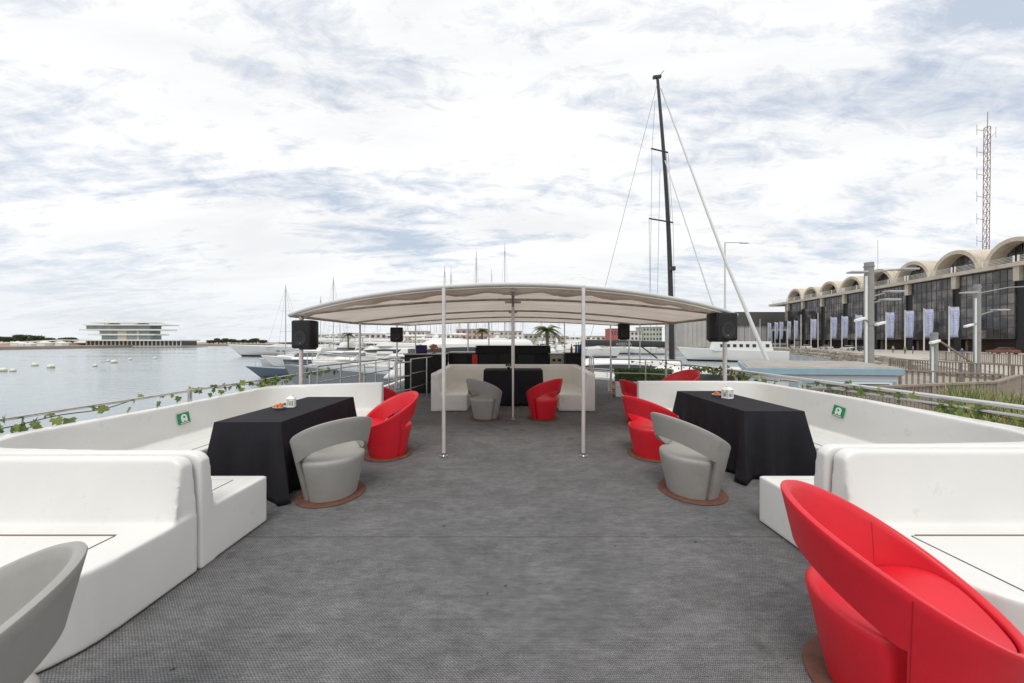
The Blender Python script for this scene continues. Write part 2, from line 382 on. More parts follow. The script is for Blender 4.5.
def booth(s, label, top):
    t = thing('booth_bench', label, 'bench', (s*3.1, 4.0, 0))
    def T(p): return (s*p[0]-s*3.1, p[1]-4.0)
    def shapes(mb):
        ri, n = .60, 10
        inner = [(2.05,2.36),(2.08,2.36),(2.13,2.36),(2.7,2.36)]+arc(3.90-ri,2.36+ri,ri,-90,0,n)+[(3.90,4.0)]+arc(3.90-.46,5.58-.46,.46,0,90,n)+[(3.0,5.58),(2.07 if s > 0 else 2.16,5.58)]
        ro = .14
        outer = [(2.05,2.238),(2.08,2.238),(2.13,2.238),(2.7,2.238)]+arc(4.05-ro,2.238+ro,ro,-90,0,n)+[(4.05,4.0)]+arc(4.05-ro,5.72-ro,ro,0,90,n)+[(3.0,5.72),(2.07 if s > 0 else 2.16,5.72)]
        hts = [top(p[0], p[1]) for p in outer]; hts[0] -= .05; hts[1] -= .018
        I = [T(p) for p in inner]; O = [T(p) for p in outer]
        wall_sweep(mb, I, O, hts)
        # seats
        sl = [(2.05,2.30),(4.0,2.30),(4.0,5.65),(2.07,5.65),(2.07,5.12)]+arc(3.2-.15,5.12-.15,.15,90,0,4)+list(reversed(arc(3.2-.15,2.86+.15,.15,0,-90,4)))[::-1]
        sl = [(2.05,2.30),(4.0,2.30),(4.0,5.65),(2.07,5.65),(2.07,5.12)]+arc(3.05,4.97,.15,90,0,4)+arc(3.05,3.0,.15,0,-90,4)+[(2.05,2.85)]
        P = [T(p) for p in sl]
        if s < 0: P.reverse()
        mb.prism(P, .004, SH)
    mould('booth', shapes, gel, t)
    for (x0,x1,y0,y1) in ((3.30,3.55,3.0,4.95),(2.25,2.8,2.46,2.74)):
        a = T((x0,y0)); b = T((x1,y1)); xs = sorted((a[0],b[0]))
        h = MB(); h.box(xs[0],xs[1],a[1],b[1],SH-.002,SH+.004); h.build('hatch_panel', gel, t, bevel=.002)
        h = MB()
        c = [(xs[0],a[1]),(xs[1],a[1]),(xs[1],b[1]),(xs[0],b[1])]
        for p, q in zip(c, c[1:]+c[:1]): h.beam((*p,SH+.001),(*q,SH+.001),.007,.004)
        h.build('hatch_seal', seam_m, t)
    return t
def clampf(v, a, b): return max(a, min(b, v))
booth(-1, 'white U-shaped booth seat round the left table, green sign on its wall',
      lambda x, y: .742 + .028*clampf((2.9-y)/.6,0,1) + (.025*clampf((y-3.5)/2,0,1)) + (.06*clampf((4.0-x)/1.9,0,1) if y > 5.4 else 0))
booth(1, 'white U-shaped booth seat round the right table, green sign on its wall',
      lambda x, y: .815 + .03*clampf((y-2.6)/1.3,0,1))

# centre U bench
t = thing('booth_bench', 'warm-tinted white U-shaped booth seat under the canopy in the middle of the deck', 'bench', (0, 8.4, 0))
def shapes(mb):
    inner = [(-1.54,-1.1),(-1.56,0)]+[(x,y) for x,y in arc(-1.36,.74,.22,180,90,6)]+[(0,.96)]+arc(1.36,.74,.22,90,0,6)+[(1.56,0),(1.54,-1.1)]
    outer = [(-1.76,-1.1),(-1.77,0)]+arc(-1.67,1.0,.12,180,90,6)+[(0,1.12)]+arc(1.67,1.0,.12,90,0,6)+[(1.77,0),(1.76,-1.1)]
    hts = [.815+.055*clampf((y+1.1)/2,0,1) for x,y in outer]
    wall_sweep(mb, inner, outer, hts)
    mb.prism([(-1.7,-1.095),(-.98,-1.095),(-.98,.45),(.98,.45),(.98,-1.095),(1.7,-1.095),(1.7,1.05),(-1.7,1.05)], .004, .375)
mould('booth', shapes, gel_b, t, split_z=.40, voxel=.016)

# ------------------------------------------------------------------ green signs on the booth walls
green_m = mat('sign_green', (.01, .25, .10), .4); sign_w = mat('sign_white', (.78, .80, .77), .45); 
def ring_poly(cx, cz, r, n=16): return [(cx+r*math.cos(2*PI*i/n), cz+r*math.sin(2*PI*i/n)) for i in range(n)]
def green_sign(pos, s, label, tilt):
    t = thing('life_jacket_sign', label, 'sign', pos); t.rotation_euler = (R(0), R(s*8.5), 0); t.scale = (1,.86,.86)
    def plate(poly, d, name, mm, th=.003):
        m = MB(); 
        a = [m.bm.verts.new((s*-d, -s*y, z)) for y, z in poly]; b = [m.bm.verts.new((s*-(d+th), -s*y, z)) for y, z in poly]; n = len(poly)
        for k in range(n): m.bm.faces.new((a[k], a[(k+1)%n], b[(k+1)%n], b[k]))
        m.bm.faces.new(a); m.bm.faces.new(b); m.build(name, mm, t)
    rot = lambda pts: [(y*math.cos(tilt)-z*math.sin(tilt), y*math.sin(tilt)+z*math.cos(tilt)) for y, z in pts]
    plate(rot([(-.085,-.075),(.085,-.075),(.085,.075),(-.085,.075)]), .0, 'sign_plate', green_m)
    plate(rot([(-.042,-.045),(-.012,-.045),(0,-.02),(.012,-.045),(.042,-.045),(.042,.02)]+arc(0,.015,.042,10,170,10)+[(-.042,.02)]), .0035, 'life_jacket_symbol', sign_w)
    plate(rot(ring_poly(0,.018,.014)), .007, 'symbol_hole', green_m)
    plate(rot([(-.06,-.066),(.06,-.066),(.06,-.057),(-.06,-.057)]), .0035, 'caption_bar', sign_w)
green_sign((-3.925, 4.07, .585), -1, 'small green life jacket sign on the left booth wall', R(4))
green_sign((3.93, 4.12, .655), 1, 'small green life jacket sign on the right booth wall', R(-8))

# ------------------------------------------------------------------ tub chairs
def chair_mesh_parts(kind):
    red = kind == 'red'; mm = red_l if red else grey_l
    t = thing('tub_chair', 'x', 'chair')
    NT = 96; A = 78
    def ro(z): return .232+.205*z
    rim = lambda th: .608+.192*math.cos(th)
    # base plate
    b = MB(); b.lathe([(.31,.002),(.312,.006),(.308,.012),(.0,.012)], n=64, cap=False); b.build('base_plate', rust, t, smooth=40)
    # drum (seat) : flush with the shell outside in the open part
    s = MB(); prof_t = [0,.1,.3,.5,.7,.85,.93,.97,1.0]
    rings = []
    for z, ins in [(.014,0),(.1,0),(.2,0),(.3,0),(.36,0),(.385,.004),(.398,.014),(.405,.035),(.409,.09),(.411,.17),(.411,.25)]:
        ring = []
        for k in range(NT):
            th = 2*PI*k/NT; d = min(abs(math.degrees(th)), 360-abs(math.degrees(th)))
            e = clampf((d-(A-4))/2.5, 0, 1); rr = (ro(min(z,.40))-.006)*(1-e)+(ro(min(z,.4))-.036)*e
            rr = max(rr-ins, .0015); zz = z
            if z > .38:
                q = clampf(rr/.278,0,1); bw_ = clampf((d-A+4)/74,0,1); bw_ = bw_*bw_*(3-2*bw_)
                ze = rim(th)-.018; qf = 1-ins/.281; zf = .40+(ze-.40)*max(0,qf)**1.9; rf = max(qf,.006)*(ro(ze)-.036)
                zz = z*(1-bw_)+zf*bw_; rr = rr*(1-bw_)+rf*bw_
            ring.append((rr*math.cos(th), rr*math.sin(th), zz))
        rings.append(ring)
    s.loft(rings); s.build('seat', mm, t, smooth=50)
    # shell: band all round + lower wall at the front
    sh = MB(); TH = .034; rings = []
    ths = [2*PI*k/NT for k in range(NT)]
    def low(th):
        c = math.cos(th); return max(.400, .355+.217*c)
    for th in ths:
        zt = rim(th); zl = low(th); pr = []
        for i in range(7): z = zl+(zt-.008-zl)*i/6; pr.append((ro(z), z))
        pr += [(ro(zt)-.004, zt-.002), (ro(zt)-TH*.5, zt+.002), (ro(zt)-TH+.005, zt-.002)]
        for i in range(7): z = zt-.008-(zt-.008-zl)*i/6; pr.append((ro(z)-TH, z))
        rings.append([(r_*math.cos(th), r_*math.sin(th), z) for r_, z in pr])
    bmr = [[sh.bm.verts.new(p) for p in r] for r in rings]; n = len(bmr[0])
    for i in range(NT):
        a, b_ = bmr[i], bmr[(i+1)%NT]
        for k in range(n): sh.bm.faces.new((a[k], a[(k+1)%n], b_[(k+1)%n], b_[k]))
    kk = [k for k in range(NT) if A+1 <= math.degrees(ths[k]) <= 360-A-1]
    rings = []
    for k in kk:
        th = ths[k]; pr = [(ro(z), z) for z in (.40,.32,.22,.12,.014)]+[(ro(.014)-.03,.014)]+[(ro(z)-.03, z) for z in (.12,.22,.32,.40)]
        rings.append([(r_*math.cos(th), r_*math.sin(th), z) for r_, z in pr])
    sh.loft(rings); sh.build('shell', mm, t, smooth=42)
    # stitched seams
    for sg in (1, -1):
        th = R(84)*sg; e = MB(); e.tube([((ro(z)+.0005)*math.cos(th), (ro(z)+.0005)*math.sin(th), z) for z in [.02+.585*i/8 for i in range(9)]], .0013, 5)
        e.build('seam', redseam if red else grey_l, t)
        e = MB(); e.tube([((ro(z)-TH-.0005)*math.cos(th), (ro(z)-TH-.0005)*math.sin(th), z) for z in [.42+.18*i/8 for i in range(9)]], .0013, 5)
        e.build('seam', redseam if red else grey_l, t)
    return t
red0 = chair_mesh_parts('red'); grey0 = chair_mesh_parts('grey')
GR, GG = 'red tub chairs round the deck', 'grey tub chairs round the deck'
def put(first, flag, x, y, back, label, group, z=0.002):
    rz = math.atan2(back[1], back[0])
    if flag:
        first.location = (x,y,z); first.rotation_euler.z = rz; first['label'] = label; first['group'] = group; return first
    return dup(first, (x,y,z), rz, label, group)
put(red0, True, 1.62, 1.43, (-.79,.61), 'large red tub chair nearest the camera at bottom right, in front of the white bench', GR)
put(grey0, True, -1.70, .86, (.70,.72), 'grey tub chair cut off by the bottom left corner of the photo', GG)
put(grey0, False, -1.79, 3.37, (.74,-.67), 'grey tub chair at the left table beside a red one', GG)
put(grey0, False, 1.79, 3.42, (-.94,-.34), 'grey tub chair at the right table beside a red one', GG)
put(red0, False, -1.66, 4.54, (.75,.66), 'red tub chair at the aisle side of the left table', GR)
put(red0, False, 1.84, 4.52, (-.89,-.45), 'red tub chair at the aisle side of the right table', GR)
put(grey0, False, -.54, 6.7, (-.62,-.78), 'grey tub chair in front of the centre table', GG)
put(red0, False, .59, 6.7, (.67,-.74), 'red tub chair in front of the centre table', GR)
put(red0, False, -2.42, 6.15, (-.3,-.9), 'red tub chair half hidden behind the end wall of the left booth', GR)
put(red0, False, 2.38, 6.35, (-.9,-.3), 'red tub chair half hidden behind the aisle end of the right booth wall', GR)
put(red0, False, 3.05, 6.35, (.9,.3), 'lower red tub chair of a nested pair behind the right booth', GR)
put(red0, False, 3.05, 6.35, (.93,.25), 'upper red tub chair of a nested pair behind the right booth', GR, z=.17)

# ------------------------------------------------------------------ tables with cloths
def table(x0, x1, y0, y1, h, lab_t, lab_c, flare=.07, seed=1):
    cx, cy = (x0+x1)/2, (y0+y1)/2; a, b = (x1-x0)/2, (y1-y0)/2
    t = thing('folding_table', lab_t, 'table', (cx, cy, 0))
    m = MB(); m.box(-a+.01,a-.01,-b+.01,b-.01,h-.035,h-.006); m.build('tabletop', white_p, t, bevel=.004)
    for sx in (-1,1):
        for sy in (-1,1):
            m = MB(); m.tube([(sx*(a-.08),sy*(b-.12),.004),(sx*(a-.08),sy*(b-.12),h-.036)], .014, 8); m.build('leg', steel, t)
    rnd = random.Random(seed); n = 200
    per = []; P = 4*(a+b)
    for k in range(n):
        d = P*k/n
        if d < 2*a: p = (-a+d, -b); nr = (0,-1)
        elif d < 2*a+2*b: p = (a, -b+d-2*a); nr = (1,0)
        elif d < 4*a+2*b: p = (a-(d-2*a-2*b), b); nr = (0,1)
        else: p = (-a, b-(d-4*a-2*b)); nr = (-1,0)
        per.append((p, nr, d))
    corners = [0, 2*a, 2*a+2*b, 4*a+2*b, P]
    ph = [rnd.uniform(0,6) for _ in range(4)]
    m = MB(); rings = []
    for j in range(15):
        v = j/14; ring = []
        for (p, nr, d) in per:
            dc = min(abs(d-c) for c in corners)
            fold = .007*math.sin(d*11+ph[0])+.008*math.sin(d*31+ph[1]+.6*math.sin(d*5))*v+.006*math.sin(d*53+ph[2])*v*v
            cf = math.exp(-(dc/.07)**2)
            side = min(range(4), key=lambda i: 0 if corners[i] <= d < corners[i+1] else 1)
            dd = (d-corners[side]); L_ = corners[side+1]-corners[side]
            ox = flare*.35*v+fold*1.9*v**1.1*(1-cf)+(flare*1.5*v**1.1)*math.exp(-dc/.16)*math.cos(2*PI*dc/.30)
            # corner direction
            cxs = 1 if p[0] > 0 else -1; cys = 1 if p[1] > 0 else -1
            x = p[0]+nr[0]*ox+cf*v*flare*1.0*cxs*(abs(nr[0]) < .5); y = p[1]+nr[1]*ox+cf*v*flare*.9*cys*(abs(nr[1]) < .5)
            crease = -.0035*math.exp(-((dd-L_/2)/.012)**2)
            x += nr[0]*crease; y += nr[1]*crease
            z = h-(h-.015)*v
            if j == 0: x = p[0]; y = p[1]
            ring.append((x, y, z+.012*math.sin(d*7+ph[3])*(v**3)*(v < .999)))
        rings.append(ring)
    m.loft(rings, cap=False)
    top = [r.co for r in m.bm.verts][:n]
    m.face(top)
    o = m.build('tablecloth', cloth, None, smooth=60, doubles=True, loc=(cx,cy,.0))
    tag(o, lab_c, 'tablecloth'); s_ = o.modifiers.new('s','SOLIDIFY'); s_.thickness = .003; s_.offset = 1
table(-2.80,-2.18,3.20,4.66,.742,'folding table under the black cloth in the left booth','black cloth draped over the left table', seed=1)
table(2.50,3.15,3.69,5.20,.745,'folding table under the black cloth in the right booth','black cloth draped over the right table', seed=2, flare=.09)
table(-.68,.69,7.92,8.55,.83,'folding table under the black cloth in the centre booth','black cloth draped over the centre table', flare=.02, seed=3)

def lantern(loc, h, label):
    t = thing('lantern', label, 'lantern', loc, R(20)); k = h/.2
    m = MB(); m.box(-.05*k,.05*k,-.05*k,.05*k,0,.014*k); m.build('base', white_p, t, bevel=.003)
    for sx in (-1,1):
        for sy in (-1,1):
            m = MB(); m.box(sx*.043*k-.006*k,sx*.043*k+.006*k,sy*.043*k-.006*k,sy*.043*k+.006*k,.014*k,.115*k); m.build('corner_post', white_p, t)
    m = MB()
    for a_ in range(4):
        for q in (-.015,.015):
            p = Matrix.Rotation(a_*PI/2,3,'Z')@Vector((q*k,.045*k,0)); m.beam(p+Vector((0,0,.014*k)), p+Vector((0,0,.115*k)), .004*k)
        p = Matrix.Rotation(a_*PI/2,3,'Z')
        m.beam(p@Vector((-.04*k,.045*k,.06*k)), p@Vector((.04*k,.045*k,.075*k)), .004*k)
    m.build('lattice', white_p, t)
    m = MB(); m.lathe([(.018*k,.015*k),(.018*k,.07*k),(.0,.07*k)], n=14, cap=False); m.build('candle', mat('candle_wax',(.7,.66,.6),.5), t, smooth=40)
    m = MB(); m.hexa([(-.055*k,-.055*k,.115*k),(.055*k,-.055*k,.115*k),(.055*k,.055*k,.115*k),(-.055*k,.055*k,.115*k)],[(-.022*k,-.022*k,.15*k),(.022*k,-.022*k,.15*k),(.022*k,.022*k,.15*k),(-.022*k,.022*k,.15*k)])
    m.box(-.018*k,.018*k,-.018*k,.018*k,.15*k,.165*k); m.build('roof', white_p, t, bevel=.002)
    m = MB(); m.tube([(.022*k*math.cos(a_*PI/8),0,.175*k+.022*k*math.sin(a_*PI/8)) for a_ in range(-3,12)], .002*k, 6); m.build('ring_handle', white_p, t)
lantern((-2.555,3.93,.745), .17, 'small white lattice lantern on the left table')
lantern((2.84,4.52,.748), .20, 'small white lattice lantern on the right table')
snack = mat('fried_snack', (.62,.19,.03), .6, var=.35, vscale=60)
def bowl(loc, label):
    t = thing('snack_bowl', label, 'bowl', loc)
    m = MB(); m.lathe([(.025,0),(.05,.012),(.066,.03),(.063,.031),(.047,.016),(.0,.008)], n=24, cap=False); m.build('bowl', mat('bowl_glass',(.72,.74,.76),.12), t, smooth=50)
    rnd = random.Random(3); m = MB()
    for i in range(34):
        a_ = rnd.uniform(0,2*PI); r_ = .048*math.sqrt(rnd.random()); z = .028+.035*(1-(r_/.05)**2)*rnd.random()
        p = Vector((r_*math.cos(a_), r_*math.sin(a_), z)); d = Vector((rnd.uniform(-1,1),rnd.uniform(-1,1),rnd.uniform(-.4,.4))).normalized()*.014
        m.tube([p-d, p, p+d], [.006,.010,.006], 6)
    m.build('snacks', snack, t, smooth=60)
bowl((-2.60,3.80,.745), 'glass bowl of orange snacks on the left table')
bowl((2.80,4.68,.748), 'glass bowl of orange snacks on the right table')
t = thing('table_plant', 'tiny dark plant in a pot on the centre table', 'plant', (-.10, 8.1, .833))
m = MB(); m.lathe([(.03,0),(.04,.06),(.0,.06)], n=14, cap=False); m.build('pot', blackm, t)
m = MB()
for i in range(14):
    a_ = i*2.4; d = Vector((math.cos(a_)*.07, math.sin(a_)*.07, .05+.03*math.sin(i))); m.face([Vector((0,0,.06))+d*.2, Vector((0,0,.06))+d+Vector((.015,0,0)), Vector((0,0,.06))+d+Vector((0,0,.03)), Vector((0,0,.06))+d-Vector((.015,0,0))])
m.build('leaves', mat('dark_leaf',(.04,.05,.03),.6), t)

# ------------------------------------------------------------------ canopy
canv = bpy.data.materials.new('canvas'); canv.use_nodes = True
def canvas_nodes():
    nt = canv.node_tree; N = nt.nodes; L = nt.links; b = N['Principled BSDF']; b.inputs['Roughness'].default_value = .8
    tc = N.new('ShaderNodeTexCoord'); n = N.new('ShaderNodeTexNoise'); n.inputs['Scale'].default_value = 1.6; n.inputs['Detail'].default_value = 8; n.inputs['Roughness'].default_value = .65
    mp = N.new('ShaderNodeMapping'); mp.inputs['Scale'].default_value = (.6,1.6,1); L.new(tc.outputs['Object'], mp.inputs[0]); L.new(mp.outputs[0], n.inputs['Vector'])
    r = N.new('ShaderNodeValToRGB'); L.new(n.outputs[0], r.inputs[0])
    r.color_ramp.elements[0].position = .38; r.color_ramp.elements[0].color = (.86,.83,.79,1); r.color_ramp.elements[1].position = .72; r.color_ramp.elements[1].color = (.74,.68,.61,1)
    L.new(r.outputs[0], b.inputs['Base Color'])
    tr = N.new('ShaderNodeBsdfTranslucent'); L.new(r.outputs[0], tr.inputs['Color']); mx = N.new('ShaderNodeMixShader'); mx.inputs[0].default_value = .6
    L.new(b.outputs[0], mx.inputs[1]); L.new(tr.outputs[0], mx.inputs[2]); L.new(mx.outputs[0], N['Material Output'].inputs['Surface'])
canvas_nodes()
CX, Y0, Y1 = 3.86, 4.52, 12.7
def Yf(x): return Y0+1.38*(abs(x)/CX)**2
def cz(x, y):
    C = 2.24; S = 1.945+.17*clampf((y-8.5)/4.3,0,1)
    return S+(C-S)*(1-(abs(x)/CX)**1.8)
can = thing('canopy', 'large off-white arched canopy on thin metal posts over the middle of the deck', 'canopy', (0,7.3,0))
NX, NY = 60, 40; ribsY = [Y0,5.92,8.1,10.2,12.6]
m = MB(); grid = []
for j in range(NY+1):
    row = []
    for i in range(NX+1):
        x = -CX+2*CX*i/NX; y = Yf(x)+(Y1-Yf(x))*j/NY; near = min(abs(y-q) for q in ribsY)
        row.append(m.bm.verts.new((x, y-7.3, cz(x,y)+.02-.022*clampf(near/.5,0,1)*(1-(x/CX)**2))))
    grid.append(row)
for j in range(NY):
    for i in range(NX): m.bm.faces.new((grid[j][i],grid[j][i+1],grid[j+1][i+1],grid[j+1][i]))
o = m.build('fabric_roof', canv, can, smooth=80); sm = o.modifiers.new('s','SOLIDIFY'); sm.thickness = .006; sm.offset = 1
# front rolled edge
tubew = mat('white_edging', (.56,.56,.54), .5, var=.05, dirt=(.4,.33,.26), dscale=4, dlo=.55, dhi=.8)
frame_m = mat('canopy_frame', (.40,.35,.30), .5, metal=.4, var=.2, dirt=(.22,.10,.05), dscale=7, dlo=.52, dhi=.7)
m = MB(); m.tube([(-CX+2*CX*i/40, Yf(-CX+2*CX*i/40)-7.3-.01, cz(-CX+2*CX*i/40,Yf(-CX+2*CX*i/40))+.012) for i in range(41)], .030, 10); m.build('front_edge', tubew, can, smooth=60)
# hanging valance remnant at the front underside
m = MB(); rnd = random.Random(5); prev = None
for i in range(121):
    x = -CX+.1+2*(CX-.1)*i/120; yf = Yf(x); z = cz(x,yf)-.015; d = .055+.02*math.sin(i*.55)+.012*rnd.random()
    cur = ((x,yf+.09-7.3,z),(x,yf+.24-7.3,z-d*(.4+.6*(1-(abs(x)/CX)**2))))
    if prev: m.face([prev[0],cur[0],cur[1],prev[1]])
    prev = cur
o = m.build('valance', canv, can, doubles=True, smooth=60); o.modifiers.new('s','SOLIDIFY').thickness = .003
for q in ribsY[1:]:
    m = MB(); m.tube([(-CX+2*CX*i/40, q-7.3, cz(-CX+2*CX*i/40,q)-.012) for i in range(41)], .02, 8); m.build('rib', frame_m, can, smooth=60)
for sx in (-1,1):
    m = MB(); m.tube([(sx*CX, y-7.3, cz(CX,y)) for y in [Yf(CX)+(Y1-Yf(CX))*i/12 for i in range(13)]], .026, 8); m.build('side_rail', frame_m, can, smooth=60)
m = MB()
for i in range(12):
    ya = Y0+.05+(Y1-Y0-.1)*i/12; yb = Y0+.05+(Y1-Y0-.1)*(i+1)/12; m.beam((0,ya-7.3,cz(0,ya)-.045),(0,yb-7.3,cz(0,yb)-.045),.045,.05)
m.build('ridge_beam', frame_m, can)
def post(x, y, r=.024, z0=0.002, foot=True, top=None, name='post', mm=None):
    top = top or cz(x,y)-.0; m = MB(); m.tube([(x,y-7.3,z0),(x,y-7.3,top)], r, 14); o = m.build(name, mm or postm, can, smooth=60)
    if foot:
        m = MB(); m.lathe([(.055,z0),(.055,z0+.012),(.03,z0+.02),(.03,z0+.05),(.0,z0+.05)], c=(x,y-7.3,0), n=18, cap=False); m.build('foot_plate', steel, o, smooth=40)
post(-.905,4.46,.025,top=2.20); post(.92,4.46,.025,top=2.20)
post(0.0,6.56,.020, top=1.1); 
m = MB(); m.tube([(0,6.56-7.3,1.0),(0,6.56-7.3,cz(0,6.56)-.05)], .032, 14); m.build('post_sleeve', postm, can, smooth=60)
m = MB(); m.beam((-.14,5.92-7.3,cz(0,5.92)-.06),(.14,5.92-7.3,cz(0,5.92)-.06),.05,.035); m.beam((-.10,8.1-7.3,cz(0,8.1)-.05),(.10,8.1-7.3,cz(0,8.1)-.05),.05,.03); m.build('bracket', frame_m, can)
for s in (-1,1):
    for y, x in ((8.3,3.72),(11.0,3.74),(12.6,3.6)): post(s*x,y,.024)
    post(s*3.68,5.93,.034)
post(-1.66,12.6,.024); post(-.89,12.6,.024); post(1.9,12.6,.02); post(3.72,10.0,.016)
m = MB(); m.tube([(-3.68,5.9-7.3,1.95),(-3.60,5.88-7.3,1.90),(-3.62,5.85-7.3,1.84),(-3.56,5.8-7.3,1.80)], .007, 6); m.build('cable', blackm, can)

def speaker(loc, w, h, rz, label):
    t = thing('loudspeaker', label, 'speaker', loc, rz); d = w*.8
    m = MB(); hh = h/2
    pr = [(-w/2,-d/2),(w/2,-d/2),(w/2,-d*.05),(w*.28,d/2),(-w*.28,d/2),(-w/2,-d*.05)]
    m.loft([[(x*.90,y*.95,-hh) for x,y in pr],[(x,y,-hh*.88) for x,y in pr],[(x,y,hh*.9) for x,y in pr],[(x*.94,y*.95,hh) for x,y in pr]]); m.build('cabinet', blackm, t, bevel=.02, seg=3)
    m = MB(); m.box(-w*.44,w*.44,-d/2-.008,-d/2+.004,-hh*.82,hh*.84); m.build('grille', mat('speaker_grille',(.006,.006,.007),.6,bump=1,bscale=500), t, bevel=.012, seg=2)
    m = MB(); m.lathe([(w*.31,0),(w*.33,.008),(w*.27,.012),(w*.2,.004),(w*.08,.001),(0,.008)], n=28, cap=False); o = m.build('woofer_ring', mat('speaker_cone',(.014,.014,.015),.5), t, smooth=40); o.rotation_euler = (R(90),0,0); o.location = (0,-d/2-.006,-hh*.28)
    m = MB(); m.lathe([(.009,0),(.009,.004),(0,.005)], n=12, cap=False); o = m.build('badge', mat('badge_metal',(.3,.3,.3),.4), t); o.rotation_euler = (R(90),0,0); o.location = (0,-d/2-.009,-hh*.62)
    m = MB(); m.box(-.03,.03,d*.35,d*.72,-.04,.04); m.box(-w*.3,w*.3,-d*.2,d*.3,-hh-.02,-hh+.004); m.build('wall_bracket', blackm, t, bevel=.004)
    return t
speaker((-3.46,5.74,1.617),.36,.47,R(-10),'black loudspeaker clamped to the front left canopy post')
speaker((3.46,5.72,1.743),.41,.46,R(12),'black loudspeaker clamped to the front right canopy post')
speaker((-3.64,10.72,1.72),.37,.44,R(10),'black loudspeaker on the third post along the left side of the canopy')
speaker((3.47,10.72,1.815),.35,.50,R(-12),'black loudspeaker on the third post along the right side of the canopy')

# ------------------------------------------------------------------ rails and ivy
def maple(m, p, size, rnd, hang=True):
    ax = Vector((rnd.uniform(-1,1), rnd.uniform(-1,1), rnd.uniform(-.6,.8))).normalized(); 
    up = Vector((rnd.uniform(-.5,.5), rnd.uniform(-.5,.5), -1 if rnd.random() < .75 else .8)).normalized(); r = up.cross(ax).normalized(); nrm = r.cross(up)
    pts = [(0,0),(.28,-.12),(.5,.12),(.34,.28),(.46,.62),(.2,.55),(0,1.0),(-.2,.55),(-.46,.62),(-.34,.28),(-.5,.12),(-.28,-.12)]
    vs_ = [m.bm.verts.new(p+r*(x*size)+up*(y*size)+nrm*(-abs(x)*size*.25)) for x, y in pts]
    m.bm.faces.new(vs_)
def garland(name, pts, clusters, label, dens, seed, size=.07, parent=None):
    rnd = random.Random(seed); t = thing(name, label, 'garland', pts[0])
    o = Vector(pts[0]); line = []
    for a, b in zip(pts, pts[1:]):
        a = Vector(a); b = Vector(b); n = max(2,int((b-a).length/.1))
        for i in range(n): line.append(a.lerp(b,i/n)+Vector((0,0,.015*math.sin(len(line)*.9)-.02+.03*math.sin(len(line)*.23)))-o)
    m = MB(); m.tube(line, .005, 5); m.build('vine', vine, t)
    ml = MB(); m2 = MB(); 
    for p in line:
        ypos = p.y+o.y; k = dens
        for (c, wd, mul) in clusters: 
            if abs(ypos-c) < wd: k = max(k, mul)
        n = int(k) + (rnd.random() < k-int(k))
        for _ in range(n):
            q = p+Vector((rnd.uniform(-.05,.05),rnd.uniform(-.05,.05),rnd.uniform(-.07,.03 + .02*(k>2))))
            maple(ml if rnd.random() < .65 else m2, q, size*rnd.uniform(.55,1.15), rnd)
    ml.build('leaves', leafm, t, normals=False); m2.build('pale_leaves', leaf2, t, normals=False)
def railing(name, label, path, z0, rails, posts, r=.02, rp=.018, topr=None, mm=None, zpath=None):
    o0 = Vector((path[0][0], path[0][1], z0)); t = thing(name, label, 'railing', o0)
    for k, z in enumerate(rails):
        m = MB(); m.tube([Vector((x,y,z))-Vector((o0.x,o0.y,z0)) for x,y in path], topr if (k == 0 and topr) else r, 10); m.build('rail', mm or steel, t, smooth=60)
    for (x,y) in posts:
        m = MB(); m.tube([Vector((x-o0.x,y-o0.y,0)), Vector((x-o0.x,y-o0.y,rails[0]-z0))], rp, 10); m.build('rail_post', mm or steel, t, smooth=60)
    return t
LX = -4.10; lz = .875
railing('deck_railing','long steel handrail with ivy along the left edge of the deck',[(LX,.5),(LX,5.7),(-4.06,8.0),(-4.05,12.3)],.08,[lz],[(LX,1.9),(LX,4.33),(LX,6.9),(-4.05,9.3),(-4.05,11.8)],r=.016,rp=.022)
garland('ivy_garland',[(LX,.8,lz),(LX,3,lz-.01),(LX,5.0,lz),(LX,5.8,lz),(-4.06,8,lz)],[(2.80,.20,4.5),(5.0,.35,3.5),(5.75,.25,12),(3.1,.06,3),(6.8,.9,2.5)],'string of ivy leaves wound along the left handrail',1.1,4,size=.085)
RX = 4.12; rz_ = .965
railing('deck_railing','long flat-topped steel handrail with ivy along the right edge of the deck',[(RX,.5),(RX,5.7),(4.10,7.8)],.08,[rz_,rz_-.07],[(RX,2.1),(RX,4.9),(RX,6.3),(4.1,7.7)],r=.013,rp=.022,topr=.022,mm=mat('pale_rail',(.66,.66,.66),.3,metal=.6))
garland('ivy_garland',[(RX,.8,rz_-.03),(RX,3,rz_-.05),(RX,5.0,rz_-.03),(RX,5.8,rz_-.03),(4.10,7.8,rz_-.05)],[(3.15,.25,8),(3.7,.15,3),(4.1,.15,5),(6.9,.9,9.0),(2.6,.1,4)],'string of ivy leaves wound along the right handrail',1.3,9,size=.075)
garland('ivy_garland',[(4.0,7.4,.93),(3.6,8.2,.98),(3.2,8.6,1.0),(2.9,8.55,1.02)],[(7.9,.6,2)],'short ivy string from the hedge planter to the right canopy posts',1.4,11,size=.06)
